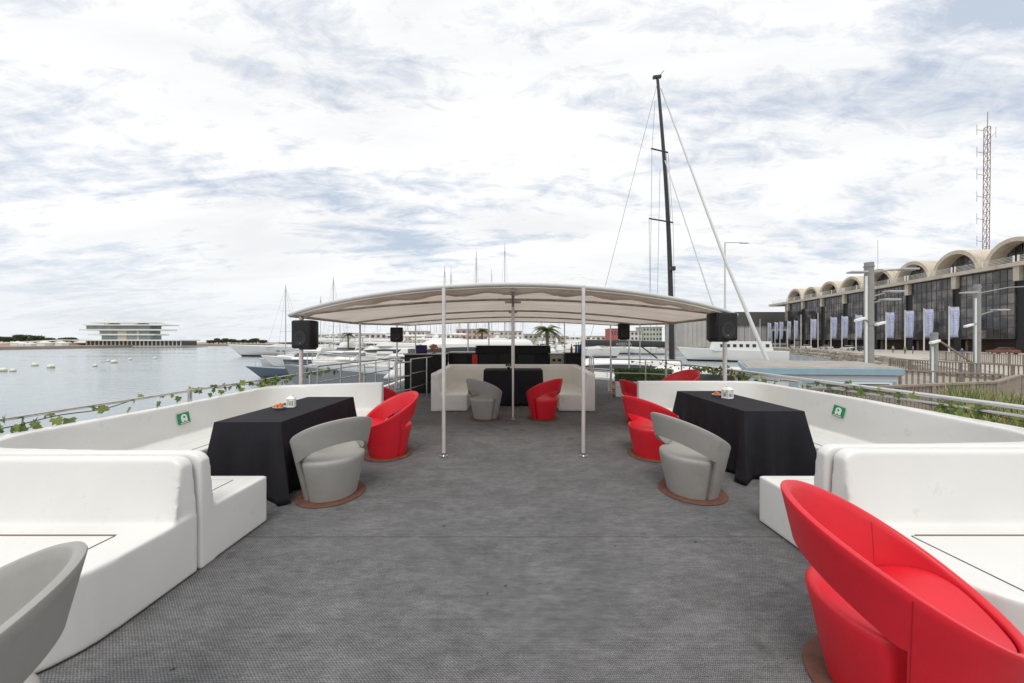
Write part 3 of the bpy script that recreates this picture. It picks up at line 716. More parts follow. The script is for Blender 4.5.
# far side railings with three bars
def bar_rail(label, path, z0=0.002, h=1.0, n=3, step=.9):
    o = railing('deck_railing', label, path, z0, [z0+h*(k+1)/n for k in reversed(range(n))], [], r=.013, topr=.018)
    base = Vector((path[0][0], path[0][1], z0))
    for a, b in zip(path, path[1:]):
        a = Vector((*a,0)); b = Vector((*b,0)); L_ = (b-a).length; k = max(1, round(L_/step))
        for i in range(k+1):
            if i == 0 and a != Vector((*path[0],0)): continue
            p = a.lerp(b,i/k); m = MB(); m.tube([Vector((p.x-base.x,p.y-base.y,0)),Vector((p.x-base.x,p.y-base.y,h))],.017,8); m.build('rail_post', steel, o, smooth=60)
bar_rail('three-bar steel railing at the left edge behind the speaker post',[(-3.95,6.9),(-3.7,9.2),(-3.5,10.6)], z0=.02, h=.98)
bar_rail('three-bar steel stair railing left of the centre booth',[(-2.5,8.35),(-2.35,9.3),(-2.2,11.0)], h=1.06, step=.75)
bar_rail('inner steel stair rail in front of the long black counter',[(-2.72,7.9),(-2.5,8.35)], h=1.0, step=.4)
bar_rail('three-bar steel railing right of the centre booth by the stair opening',[(2.0,8.5),(2.15,9.6),(1.95,10.8)], h=1.08, step=.6)
bar_rail('three-bar steel railing beside the hedge planter',[(2.5,8.7),(3.3,8.5),(3.95,8.0)], h=1.05, step=.7)

# ------------------------------------------------------------------ far end of the deck: counters, bar, planter, sign
def counter(name, label, x0, x1, y0, y1, h, topm, cat='counter', over=.03, panel=None):
    t = thing(name, label, cat, ((x0+x1)/2,(y0+y1)/2,.002)); a = (x1-x0)/2; b = (y1-y0)/2
    m = MB(); m.box(-a,a,-b,b,0,h-.04); m.build('cabinet', mat('black_cabinet',(.012,.012,.013),.5,var=.2,vscale=2,spec=.2), t, bevel=.006)
    m = MB(); m.box(-a-over,a+over,-b-over,b+over,h-.038,h); m.build('countertop', topm, t, bevel=.006)
    for k in range(int(2*a/.6)):
        xx = -a+.06+k*.6; m = MB(); m.box(xx,xx+.52,-b-.014,-b-.002,.08,h-.09); m.build('door', mat('cabinet_door',(.014,.014,.015),.4,spec=.25), t, bevel=.004)
        
    return t
grey_top = mat('grey_worktop', (.35,.35,.36), .3)
black_top = mat('black_worktop', (.011,.011,.012), .45, spec=.2)
counter('bar_counter','long black counter with pale top behind the left stair railing',-3.15,-2.0,9.9,10.5,1.15,grey_top)
counter('bar_counter','low black fridge counter with a red end panel left of the bar',-2.0,-1.10,10.6,11.2,1.17,grey_top)
m = MB(); m.box(-1.27,-1.10,10.555,10.57,.12,1.1); tag(m.build('drinks_poster', mat('poster_red',(.55,.02,.02),.4)), 'bright red panel fixed to the end of the black fridge counter', 'panel')
t = counter('bar_counter','tall black bar with a thick top directly behind the centre booth',-1.10,1.10,10.6,11.3,1.37,black_top, over=.06)
m = MB(); m.box(-1.16,1.16,-.43,.41,1.13,1.325); m.build('bar_fascia', black_top, t, bevel=.01)
t = counter('serving_unit','pale metal ice unit with dark slots right of the black bar',1.14,1.56,10.6,11.1,1.14,white_p, cat='appliance')
m = MB(); m.box(-.2,.2,-.275,-.262,.6,1.08); m.build('front_panel', mat('olive_panel',(.33,.33,.25),.4), t)
m = MB(); m.box(-.13,-.03,-.29,-.274,.88,.96); m.box(.04,.14,-.29,-.274,.88,.96); m.build('slot', blackm, t)
counter('bar_counter','short black counter carrying bottles right of the ice unit',1.62,2.12,10.4,11.0,1.15,black_top)
def bottle(loc, col, h, label, nm):
    m = MB(); m.lathe([(.03,0),(.035,.01),(.035,h*.55),(.028,h*.68),(.012,h*.78),(.012,h*.95),(.014,h*.96),(.014,h),(0,h)], n=14, cap=False)
    tag(m.build('bottle', mat(nm,col,.15), smooth=40, loc=loc), label, 'bottle')
bottle((1.80,10.5,1.153),(.30,.03,.02),.27,'red bottle on the short black counter','red_glass')
bottle((1.95,10.55,1.153),(.03,.12,.06),.31,'dark green bottle on the short black counter','green_glass')
bottle((2.02,10.5,1.153),(.06,.12,.35),.33,'pale blue bottle beside the green one on the black counter','pale_blue_glass')
bottle((2.09,10.5,1.153),(.02,.05,.3),.35,'tall dark blue bottle at the right end of the black counter','dark_blue_glass')
t = thing('laptop', 'open purple laptop standing on the long black counter', 'laptop', (-2.72,10.15,1.155), R(15))
m = MB(); m.box(-.16,.16,-.1,.1,0,.015); m.build('keyboard_base', blackm, t, bevel=.003)
m = MB(); m.hexa([(-.16,-.1,.015),(.16,-.1,.015),(.16,-.09,.015),(-.16,-.09,.015)],[(-.16,-.17,.24),(.16,-.17,.24),(.16,-.16,.24),(-.16,-.16,.24)]); m.build('lid', mat('purple_lid',(.05,.03,.12),.4), t)
m = MB(); m.box(-.09,.09,-.07,.07,0,.13); o = m.build('napkin_box', mat('grey_box',(.28,.31,.31),.5), bevel=.008, loc=(-3.02,10.15,1.155)); tag(o,'small grey box at the left end of the long counter','box')
t = thing('flower_pot','orange flowers in a pot on the long black counter','plant',(-2.35,10.2,1.155))
m = MB(); m.lathe([(.05,0),(.07,.1),(0,.1)], n=16, cap=False); m.build('pot', woodg, t)
m = MB(); rnd = random.Random(2)
for i in range(60): maple(m, Vector((rnd.gauss(0,.08),rnd.gauss(0,.06),.17+rnd.gauss(0,.05))), .06, rnd)
m.build('flowers', mat('orange_petals',(.5,.2,.06),.6,var=.5,vscale=20), t, normals=False)
# hedge planter
t = thing('hedge_planter','long box planter with a clipped green hedge behind the right booth','planter',(3.55,9.3,.002), R(-10))
m = MB(); m.box(-.75,.75,-.2,.2,0,.42); m.build('planter_box', white_p, t, bevel=.01)
m = MB(); rnd = random.Random(8); m.box(-.70,.70,-.16,.16,.40,.68)
for i in range(5200):
    p = Vector((rnd.uniform(-.74,.74), rnd.uniform(-.22,.22), rnd.uniform(.40,.74)+.03*rnd.random())); d = Vector((rnd.gauss(0,1),rnd.gauss(0,1),rnd.gauss(0,1))).normalized()*.035; e = d.cross(Vector((rnd.gauss(0,1),rnd.gauss(0,1),1))).normalized()*.014
    m.face([p-d,p+e,p+d,p-e])
m.build('hedge', mat('hedge_leaf',(.09,.15,.045),.6,var=.5,vscale=12), t, normals=False)
# red/white warning sign
t = thing('warning_sign','small white square sign with a red ring symbol low beside the stair opening','sign',(2.80,9.45,.002))
m = MB(); m.box(-.17,.17,0,.012,.08,.42); m.build('sign_plate', sign_w, t, bevel=.003)
m = MB(); m.box(-.015,.015,.012,.04,0,.40); m.build('sign_stand', steel, t)
redm = mat('sign_red',(.65,.03,.03),.4)
m = MB(); m.tube([(.1*math.cos(i*PI/12),-.004,.26+.1*math.sin(i*PI/12)) for i in range(25)], .012, 6); m.beam((-.07,-.006,.33),(.07,-.006,.19),.02,.006); m.build('symbol', redm, t)
m = MB(); m.box(-.15,.15,-.004,-.001,.095,.12); m.build('caption_bar', redm, t)
# gangway post with rope-like pale column right of the front right speaker post
# ------------------------------------------------------------------ generic vegetation / boats / buildings
crown_m = mat('tree_foliage',(.055,.085,.035),.8,var=.4,vscale=.4)
bark_m = mat('bark',(.14,.10,.07),.9,var=.2,bump=.5,bscale=8)
def leaf_cloud(m, c, r, n, rnd, ls):
    for i in range(n):
        v = Vector((rnd.gauss(0,1),rnd.gauss(0,1),rnd.gauss(0,.8))).normalized()*rnd.uniform(.55,1.0); p = Vector(c)+Vector((v.x*r[0],v.y*r[1],v.z*r[2]))
        d = Vector((rnd.gauss(0,1),rnd.gauss(0,1),rnd.gauss(0,1))).normalized()*ls; e = d.cross(Vector((rnd.gauss(0,1),1,rnd.gauss(0,1)))).normalized()*ls*.5
        m.face([p-d,p+e,p+d,p-e])
def tree(loc, h, w, label, group, seed):
    rnd = random.Random(seed); t = thing('tree', label, 'tree', loc, 0, group)
    m = MB(); m.tube([(0,0,0),(.1*w*.2,0,h*.35),(0,.1,h*.7)], [w*.06,w*.045,w*.015], 7); 
    for i in range(4):
        a_ = i*1.7; m.tube([(0,0,h*.35),(w*.3*math.cos(a_),w*.3*math.sin(a_),h*.65)], [w*.03,w*.01], 5)
    m.build('trunk', bark_m, t)
    m = MB()
    for i in range(9): leaf_cloud(m, (rnd.uniform(-.32,.32)*w, rnd.uniform(-.32,.32)*w, h*rnd.uniform(.42,.85)), (w*.24,w*.24,h*.16), 110, rnd, w*.05)
    m.build('crown', crown_m, t, normals=False)
    return t
def palm(loc, h, r, label, seed):
    rnd = random.Random(seed); t = thing('palm_tree', label, 'palm', loc)
    m = MB(); m.tube([(0,0,0),(.05,0,h*.5),(0,0,h)], [r*.12,r*.09,r*.11], 10); m.build('trunk', bark_m, t, smooth=60)
    m = MB()
    for i in range(30):
        a_ = i*2.399; el = rnd.uniform(-.35,1.1); dx = Vector((math.cos(a_),math.sin(a_),0)); pts = []
        for k in range(9):
            s = k/8; pts.append(Vector((0,0,h))+dx*(r*s*math.cos(el*.6))+Vector((0,0,r*(math.sin(el)*s-.75*s*s))))
        m.tube(pts, [.03*r*(1-.8*k/8) for k in range(9)], 4)
        side = dx.cross(Vector((0,0,1)))
        for k in range(1,9):
            for q in (0,.33,.66):
                p = pts[k-1].lerp(pts[k], q)
                for sg in (-1,1):
                    l = r*.26*math.sin(PI*min(1,(k+q)/9*.9+.08)); tip = p+side*sg*l+dx*l*.5+Vector((0,0,-l*.35)); m.face([p, p+dx*.05*r, tip])
    m.build('fronds', mat('palm_frond',(.17,.19,.06),.6,var=.4,vscale=2), t, normals=False)

def hull_mesh(L_, B, H, draft=.3, plumb=.12, n=16, fine=2.2):
    """bow towards +X, origin amidships at the waterline"""
    m = MB(); rings = []
    for i in range(n+1):
        s = i/n; x = -L_/2+L_*s; bt = B/2*(1-max(0,(s-.35)/.65)**fine)*(.86+.14*min(1,s/.3)); bt = max(bt,.02)
        bw = bt*(.82-.35*max(0,(s-.5)/.5)); zt = H*(.86+.28*s*s); xr = x+(L_*plumb*max(0,(s-.55)/.45)**2)
        rings.append([(x,0,-draft),(x,bw*.7,-draft*.6),(x,bw,0.05*H),(x+(xr-x)*.5,bw*.45+bt*.55,zt*.5),(xr,bt,zt),(xr,bt*.92,zt+.02),(xr,0,zt+.06*B*.3),(xr,-bt*.92,zt+.02),(xr,-bt,zt),(x+(xr-x)*.5,-bw*.45-bt*.55,zt*.5),(x,-bw,.05*H),(x,-bw*.7,-draft*.6)])
    m.loft(rings); return m
def house(m, prof, w0, w1, y=0):
    """side profile list (x,z), bottom width w0, top width w1"""
    zs = [p[1] for p in prof]; z0, z1 = min(zs), max(zs)
    wd = lambda z: (w0+(w1-w0)*(z-z0)/(z1-z0+1e-6))/2
    a = [m.bm.verts.new((x,wd(z),z)) for x,z in prof]; b = [m.bm.verts.new((x,-wd(z),z)) for x,z in prof]; n = len(prof)
    for k in range(n): m.bm.faces.new((a[k],a[(k+1)%n],b[(k+1)%n],b[k]))
    m.bm.faces.new(a); m.bm.faces.new(list(reversed(b)))
hull_w = mat('boat_white',(.72,.715,.69),.25,var=.04,vscale=.3)
hull_n = mat('boat_navy',(.09,.12,.17),.25); hull_g = mat('boat_grey',(.19,.205,.22),.25,var=.04,vscale=.3)
boat_glass = mat('boat_glass',(.035,.04,.04),.15)
anti = mat('boot_stripe',(.03,.03,.035),.5)
def motor_yacht(L_, B, H, label, group=None, hm=None, decks=2, loc=(0,0,0), rz=0, detail=True):
    t = thing('motor_yacht', label, 'yacht', loc, rz, group)
    hull_mesh(L_,B,H).build('hull', hm or hull_w, t, smooth=40)
    m = hull_mesh(L_*1.002,B*1.006,H*.13,draft=.25,plumb=.015); m.build('waterline_stripe', anti, t, smooth=40)
    h1 = H*.62; zb = H*.93; x = L_
    m = MB(); house(m, [(-.36*x,zb),(.27*x,zb),(.10*x,zb+h1),(-.32*x,zb+h1)], B*.80, B*.66); m.build('cabin', hull_w, t, bevel=.08*H, seg=3)
    m = MB()
    for s in (-1,1):
        N3 = 10; up = []; lo = []
        for k in range(N3+1):
            q = k/N3; xx = (-.24+.40*q)*x; c_ = zb+h1*(.60); hh_ = h1*.20*math.sin(PI*min(1,.08+q*.90))**.6
            lo.append((xx, c_-hh_)); up.append((xx+.02*x*q, c_+hh_))
        poly = lo+up[::-1]; yy = lambda z: (B*.80-(B*.14)*(z-zb)/h1)/2
        A_ = [m.bm.verts.new((p,s*(yy(z)+.025),z)) for p,z in poly]; B__ = [m.bm.verts.new((p,s*(yy(z)-.03),z)) for p,z in poly]
        for k in range(len(poly)): m.bm.faces.new((A_[k],A_[(k+1)%len(poly)],B__[(k+1)%len(poly)],B__[k]))
        m.bm.faces.new(A_); m.bm.faces.new(B__)
    m.hexa([(.185*x+.17*x*0,-B*.33,zb+h1*.42),(.20*x,-B*.33,zb+h1*.42),(.20*x,B*.33,zb+h1*.42),(.185*x,B*.33,zb+h1*.42)],[(.118*x,-B*.31,zb+h1*.86),(.130*x,-B*.31,zb+h1*.86),(.130*x,B*.31,zb+h1*.86),(.118*x,B*.31,zb+h1*.86)])
    m.build('window', boat_glass, t)
    if decks >= 2:
        z2 = zb+h1; m = MB(); house(m, [(-.34*x,z2),(.07*x,z2),(.03*x,z2+H*.28),(-.34*x,z2+H*.22)], B*.66, B*.62); m.build('flybridge', hull_w, t, bevel=.05*H)
        m = MB(); house(m, [(-.30*x,z2+H*.62),(-.02*x,z2+H*.66),(-.0*x,z2+H*.74),(-.30*x,z2+H*.74)], B*.6, B*.55)
        m.build('hardtop', hull_w, t, bevel=.03*H)
        for s in (-1,1):
            m = MB(); m.beam((-.22*x,s*B*.26,z2+H*.2),(-.26*x,s*B*.26,z2+H*.66),.22,.12); m.build('hardtop_support', hull_w, t)
            m = MB(); m.beam((-.04*x,s*B*.26,z2+H*.2),(-.08*x,s*B*.26,z2+H*.66),.1,.1); m.build('hardtop_support', hull_w, t)
        m = MB(); m.tube([(-.2*x,0,z2+H*.74),(-.21*x,0,z2+H*1.25)],.05,6); m.beam((-.21*x,-B*.1,z2+H*1.0),(-.21*x,B*.1,z2+H*1.0),.1); m.build('radar_mast', hull_w, t); m = MB(); m.lathe([(.25,0),(.3,.15),(.2,.4),(0.01,.45)],c=(-.14*x,0,z2+H*.74),n=10); m.build('radar_dome', hull_w, t)
    if detail:
        m = MB(); n = 9
        P = []
        for i in range(n+1):
            s = .5+.5*i/n; bt = max(B/2*(1-max(0,(s-.35)/.65)**2.2)*.97,.02); P.append((-L_/2+L_*s+(L_*.12*max(0,(s-.55)/.45)**2), bt, H*(.86+.28*s*s)))
        for sg in (-1,1):
            m.tube([(a_,sg*b_,c_+.75) for a_,b_,c_ in P], .022, 5)
            for a_,b_,c_ in P[::2]: m.tube([(a_,sg*b_,c_),(a_,sg*b_,c_+.75)], .018, 5)
        m.build('bow_rail', steel, t)
        m = MB()
        for i in range(4):
            for s in (-1,1):
                xx = -.08*x+(i*.05+(i//2)*.08)*x; sf = (xx+x/2)/x; bt_ = B/2*(1-max(0,(sf-.35)/.65)**2.2); bb = bt_*(.45*(.82-.35*max(0,(sf-.5)/.5))+.55)+.0*x; bb += bt_*.035; m.box(xx,xx+.03*x,s*bb-.07,s*bb+.03,H*.52,H*.60)
        m.build('porthole', boat_glass, t)
        for i in range(4):
            xx = (-.3+.13*i)*x; m = MB(); m.lathe([(.02,.9),(.14,.8),(.17,.3),(.14,-.1),(.02,-.2)], c=(xx,B*.5+.14,H*.3), n=10); m.build('fender', mat('fender_blue',(.05,.07,.14),.6) if i % 2 else hull_w, t, smooth=50)
    return t
def sail_boat(L_, mast, label, group=None, hm=None, loc=(0,0,0), rz=0, cover=None, mr=.09):
    t = thing('sailing_boat', label, 'sailboat', loc, rz, group); B = L_*.3; H = L_*.1
    hull_mesh(L_,B,H,plumb=.06).build('hull', hm or hull_w, t, smooth=40)
    m = MB(); house(m, [(-.2*L_,H*.95),(.22*L_,H*.98),(.12*L_,H*1.45),(-.18*L_,H*1.4)], B*.6, B*.45); m.build('cabin', hull_w, t, bevel=.05)
    m = MB(); m.tube([(.06*L_,0,H),(.06*L_,0,mast)], [mr,mr*.7], 8); 
    for z in (.42,.68): m.tube([(.06*L_,-B*.28,mast*z),(.06*L_,B*.28,mast*z)], .035, 5)
    m.tube([(.06*L_,0,mast),(.06*L_,0,mast*1.03)], .02, 4); m.build('mast', mat('mast_alloy',(.45,.46,.48),.4,metal=.4), t)
    m = MB(); m.tube([(.05*L_,0,H*2.1),(-.36*L_,0,H*2.0)], [.16,.10], 8); m.build('boom', cover or hull_n, t)
    m = MB()
    for q in ((.5*L_,0,H*1.1),(-.47*L_,0,H),(.03*L_,B*.46,H),(.03*L_,-B*.46,H)): m.tube([(.06*L_,0,mast*.98),q], .018, 4)
    m.build('rigging', mat('wire',(.3,.3,.31),.5), t)
    return t

# --- yachts on the left
motor_yacht(38,8.2,3.2,'big white motor yacht with a sharp raked bow at the far left of the marina',decks=2,loc=(-66,108,WZ),rz=R(180+2))
motor_yacht(22,5.5,1.9,'low white motor yacht with a dark window strip in front of the big yacht',decks=1,loc=(-31,60,WZ),rz=R(178))
motor_yacht(19,4.4,1.25,'motor yacht with a dark navy hull left of the front left speaker',hm=hull_n,decks=1,loc=(-23.0,44,WZ),rz=R(178))
motor_yacht(13,4.2,3.1,'grey-hulled motor yacht moored alongside beyond the left railing',hm=hull_g,decks=1,loc=(-3.3,18.6,WZ),rz=R(180+14))
motor_yacht(18,5,2.2,'white motor yacht between the grey yacht and the marina rows',decks=2,loc=(-10.8,37,WZ),rz=R(178))
motor_yacht(12,4.2,2.0,'white motor yacht seen through the stair railing left of the bar',decks=2,loc=(-7.6,28,WZ),rz=R(184))
motor_yacht(14,4.5,2.2,'white motor yacht right of the bar behind the stair opening',decks=1,loc=(7.0,25,WZ),rz=R(170))
motor_yacht(12,4.0,2.0,'white motor yacht with a dark side window beside the hedge planter',decks=1,loc=(10.5,21,WZ),rz=R(168))
motor_yacht(26,6.4,3.0,'tall white flybridge yacht directly behind the front left speaker',decks=2,loc=(-38,84,WZ),rz=R(178))
motor_yacht(21,5.6,2.5,'white flybridge yacht just right of the front left speaker post',decks=2,loc=(-19,52,WZ),rz=R(177))
motor_yacht(24,6.0,2.8,'white flybridge yacht seen between the second and third left canopy posts',decks=2,loc=(-17,72,WZ),rz=R(181))
# --- packed marina rows
my = motor_yacht(16,4.8,2.5,'white motor yacht just ahead of the nearest marina row beside the palm','motor yachts in the marina rows',decks=2,loc=W(350,341,62).xy.to_3d()+Vector((0,0,WZ)),rz=R(-80),detail=False)
rnd = random.Random(12)
ROW = {50:'nearest',66:'second',84:'third',104:'fourth',126:'fifth',150:'farthest'}
protos = {'white flybridge':my}
for Yr in ROW:
    n = int(8+Yr/16); cnt = {'white flybridge':0,'navy-hulled':0,'low white':0}
    for i in range(n):
        px = 300+300*(i+.5)/n+rnd.uniform(-8,8); Y = Yr+rnd.uniform(-5,5)
        if Yr < 90 and 535 < px < 610: continue
        kd = rnd.choice(('white flybridge','white flybridge','navy-hulled','low white','low white'))
        lab = ORD[cnt[kd]]+' '+kd+' motor yacht from the left in the '+ROW[Yr]+' marina row'; cnt[kd] += 1
        loc = GZ(px,WZ,Y); rz = R(rnd.choice((-90,-80,-100,90,100,175,-5))+rnd.uniform(-8,8)); sc = rnd.uniform(.5,.95)*(1+Yr/400)
        if kd not in protos:
            p = motor_yacht(14,4.4,2.1,lab,'motor yachts in the marina rows',hm=hull_n if kd[0] == 'n' else None,decks=2 if kd[0] == 'n' else 1,loc=loc,rz=rz,detail=False); protos[kd] = p
        else: dup(protos[kd], loc, rz, lab, scale=sc)
sb = sail_boat(13,17,'first small sailing boat from the left in the marina rows','sailing boats in the marina rows',loc=GZ(322,WZ,95),rz=R(-85))
pxs = sorted(rnd.uniform(328,600) for _ in range(19))
for i, px in enumerate(pxs):
    dup(sb, GZ(px,WZ,rnd.uniform(75,185)), R(rnd.choice((-90,90))+rnd.uniform(-12,12)), ORD[i+1]+' small sailing boat from the left in the marina rows', scale=rnd.uniform(.7,1.0))
# tall masts standing clear of the canopy
for px, top, Y, lab in ((291,284,70,'sailing boat whose mast stands alone left of the canopy'),(337,276,80,'sailing boat with a mast rising over the left part of the canopy'),
        (343,298,95,'sailing boat with a short mast beside the taller one at the left of the canopy'),(432,300,90,'sailing boat whose short mast tip shows above the left middle of the canopy'),
        (446,264,85,'sailing boat with the left mast of the close pair above the canopy'),(452,267,100,'sailing boat with the right mast of the close pair above the canopy'),(477,250,80,'sailing boat with a tall mast left of the tallest one over the canopy'),
        (492,268,110,'sailing boat with a thin mast between two taller masts over the canopy'),(505,243,75,'sailing boat with the tallest mast over the middle of the canopy')):
    z = (341-top)/F*Y+1.5-WZ; sail_boat(14,z/1.03,lab,None,loc=GZ(px,WZ,Y)-Vector((0,.8,0)),rz=R(-90),mr=.10)

# --- large black-masted yacht
def black_yacht():
    Y = 34.0; mast0 = W(672,341,Y); mast0.z = WZ+1.8; mast1 = W(657.5,78,Y+1)
    bow = W(768,364,Y-3); stern = W(575,372,Y+1)
    t = thing('racing_yacht','large sailing yacht with a tall black mast and black boom right of the canopy','sailboat',(mast0.x, Y, WZ), 0); o = Vector((mast0.x,Y,WZ))
    L_ = bow.x-stern.x; hm = hull_mesh(L_, 5.4, 1.9, plumb=.03)
    hb = hm.build('hull', hull_w, t, smooth=40); hb.location = ((bow.x+stern.x)/2-o.x-.3, -.8, 0)
    m = MB(); house(m,[(-6,1.7),(3.5,1.8),(1.2,2.5),(-5,2.4)],3,2.2); m.build('cabin', hull_n, t, bevel=.08)
    blk = mat('carbon_black',(.02,.02,.022),.35)
    m = MB(); N_ = 14; pts = [ (mast0.lerp(mast1,i/N_))-o+Vector((.35*math.sin(PI*i/N_),0,0)) for i in range(N_+1)]; m.tube(pts, [.28-.14*i/N_ for i in range(N_+1)], 10); m.build('mast', blk, t, smooth=60)
    m = MB(); a = W(666,346,Y)-o; b = W(584,344,Y)-o
    m.loft([[p+Vector((0,s*.18,z)) for s,z in ((-1,-.1),(1,-.1),(1.2,.25),(.5,.50),(-.5,.50),(-1.2,.25))] for p in (a, a.lerp(b,.5)+Vector((0,0,.02)), b)]); m.build('boom', blk, t, bevel=.03)
    cu = bpy.data.curves.new('boom_lettering','FONT'); cu.body = 'ARBENA'; cu.size = .42; cu.extrude = .01; cu.align_x = 'CENTER'
    tx = bpy.data.objects.new('boom_lettering', cu); COL.objects.link(tx); tx.parent = t; tx.rotation_euler = (R(90),0,0); p = W(623,344,Y)-o; tx.location = (p.x,-.24,p.z-.10)
    me_ = bpy.data.meshes.new_from_object(tx); loc_, rot_ = tx.location.copy(), tx.rotation_euler.copy(); bpy.data.objects.remove(tx); me_.materials.clear(); me_.materials.append(mat('lettering_grey',(.35,.35,.36),.5)); tx = bpy.data.objects.new('boom_lettering', me_); COL.objects.link(tx); tx.parent = t; tx.location = loc_; tx.rotation_euler = rot_
    for (px0,px1,py) in ((651,668,148),(649,673,218)):
        q0 = W(px0,py,Y)-o; q1 = W(px1,py+4,Y)-o; m = MB(); m.tube([q0,q1],.07,6); m.build('spreader', blk, t)
    wm = mat('white_rigging',(.70,.70,.69),.5)
    m = MB(); m.tube([W(661,88,Y+1)-o, W(726,262,Y-2)-o, W(768,362,Y-3)-o],[.06,.13,.17],8); m.build('furled_headsail', wm, t, smooth=60)
    m = MB(); m.tube([W(665,160,Y)-o, W(712,302,Y-2)-o, W(728,352,Y-2)-o],[.05,.075,.075],6); m.build('inner_forestay', wm, t)
    gm = mat('wire',(.3,.3,.31),.5); m = MB()
    for (x0,y0,x1,y1) in ((657,84,606,283),(652,148,650,300),(655,100,652,148),(649,218,651,362),(673,222,676,362),(668,152,673,222),(660,170,656,362),(666,150,671,218)):
        m.tube([W(x0,y0,Y)-o, W(x1,y1,Y)-o], .022, 4)
    m.tube([W(606,283,Y)-o, W(580,372,Y)-o], .022, 4); m.build('rigging', gm, t)
    m = MB(); m.tube([W(657,78,Y+1)-o, W(664,70,Y+1)-o],.03,4); m.beam(W(653,77,Y+1)-o, W(661,76,Y+1)-o,.25,.25); m.beam(W(670,268,Y)-o,W(675,268,Y)-o,.3,.4); m.build('masthead_gear', blk, t)
    m = MB(); m.tube([W(640,345,Y)-o, W(668,366,Y)-o],.07,6); m.build('vang', blk, t)
black_yacht()
# classic white boat right of it
t = motor_yacht(20,4.8,2.9,'classic white wooden passenger boat with small square cabin windows by the stone quay',decks=1,loc=(52,80,WZ),rz=R(165),detail=False)
m = MB(); house(m,[(-7,2.5),(5,2.5),(4.4,4.7),(-6.6,4.7)],3.9,3.7); m.build('deckhouse', hull_w, t, bevel=.08)
for k in range(8):
    for s in (-1,1): m = MB(); m.box(-6.2+k*1.3,-5.5+k*1.3,s*1.90-.05,s*1.90+.05,3.4,4.1); m.build('window', boat_glass, t)
m = MB()
for k in range(7): m.tube([(-7+k*2.2,-2.1,2.0),(-7+k*2.2,-2.1,3.0)],.03,4)
m.tube([(-7,-2.1,3.0),(6.2,-2.1,3.0)],.03,4); m.build('rail', steel, t)
motor_yacht(18,5,2.2,'white ferry with a dark window strip far behind the right rear speaker',decks=1,loc=(47,128,WZ),rz=R(178),detail=False)
# small pale workboat and pontoon seen above the right booth wall
t = thing('workboat','pale open workboat tied up beyond the right handrail','boat',(9.6,17.0,WZ),R(172))
hull_mesh(7,2.5,1.25).build('hull', hull_w, t, smooth=40)
m = MB(); house(m,[(-1.2,1.1),(1.0,1.1),(.6,2.2),(-1.1,2.2)],1.7,1.5); m.build('cabin', hull_w, t, bevel=.05)
m = MB(); m.box(-.9,.5,-.86,.86,1.6,2.0); m.build('window', boat_glass, t)

# ------------------------------------------------------------------ buoys
buoy_m = mat('buoy_white',(.74,.74,.66),.5,dirt=(.4,.42,.2),dscale=1.5,dlo=.5,dhi=.7)
first = None
for bi, (px, py, k) in enumerate(((3,371,1),(13,371,.8),(35,365.5,1),(51,367.5,1.1),(95,366,.8),(108,361,.8),(114,362.5,1.2),(130,359.5,.8),(155,358.5,.9))):
    Y = 4.7*F/(py-341)
    if first is None:
        first = thing('mooring_buoy',ORD[bi]+' white mooring buoy from the left on the open water','buoy',GZ(px,WZ,Y),0,'mooring buoys on the open water')
        m = MB(); m.lathe([(.3,-.2),(.75,-.1),(.95,.25),(.92,.9),(.65,1.25),(.15,1.35),(0,1.35)],n=18,cap=False); m.build('float', buoy_m, first, smooth=50)
        m = MB(); m.lathe([(.97,.18),(.99,.22),(.99,.30),(.97,.34)],n=18,cap=False); m.build('band', mat('buoy_band',(.3,.35,.12),.6), first)
        m = MB(); m.tube([(.12*math.cos(i*PI/6),0,.95+.5+.12*math.sin(i*PI/6)) for i in range(13)],.03,5); m.build('mooring_ring', steel, first); first.scale = (k*.44,)*3
    else: dup(first, GZ(px,WZ,Y), rnd.uniform(0,3), ORD[bi]+' white mooring buoy from the left on the open water', scale=k*.44)

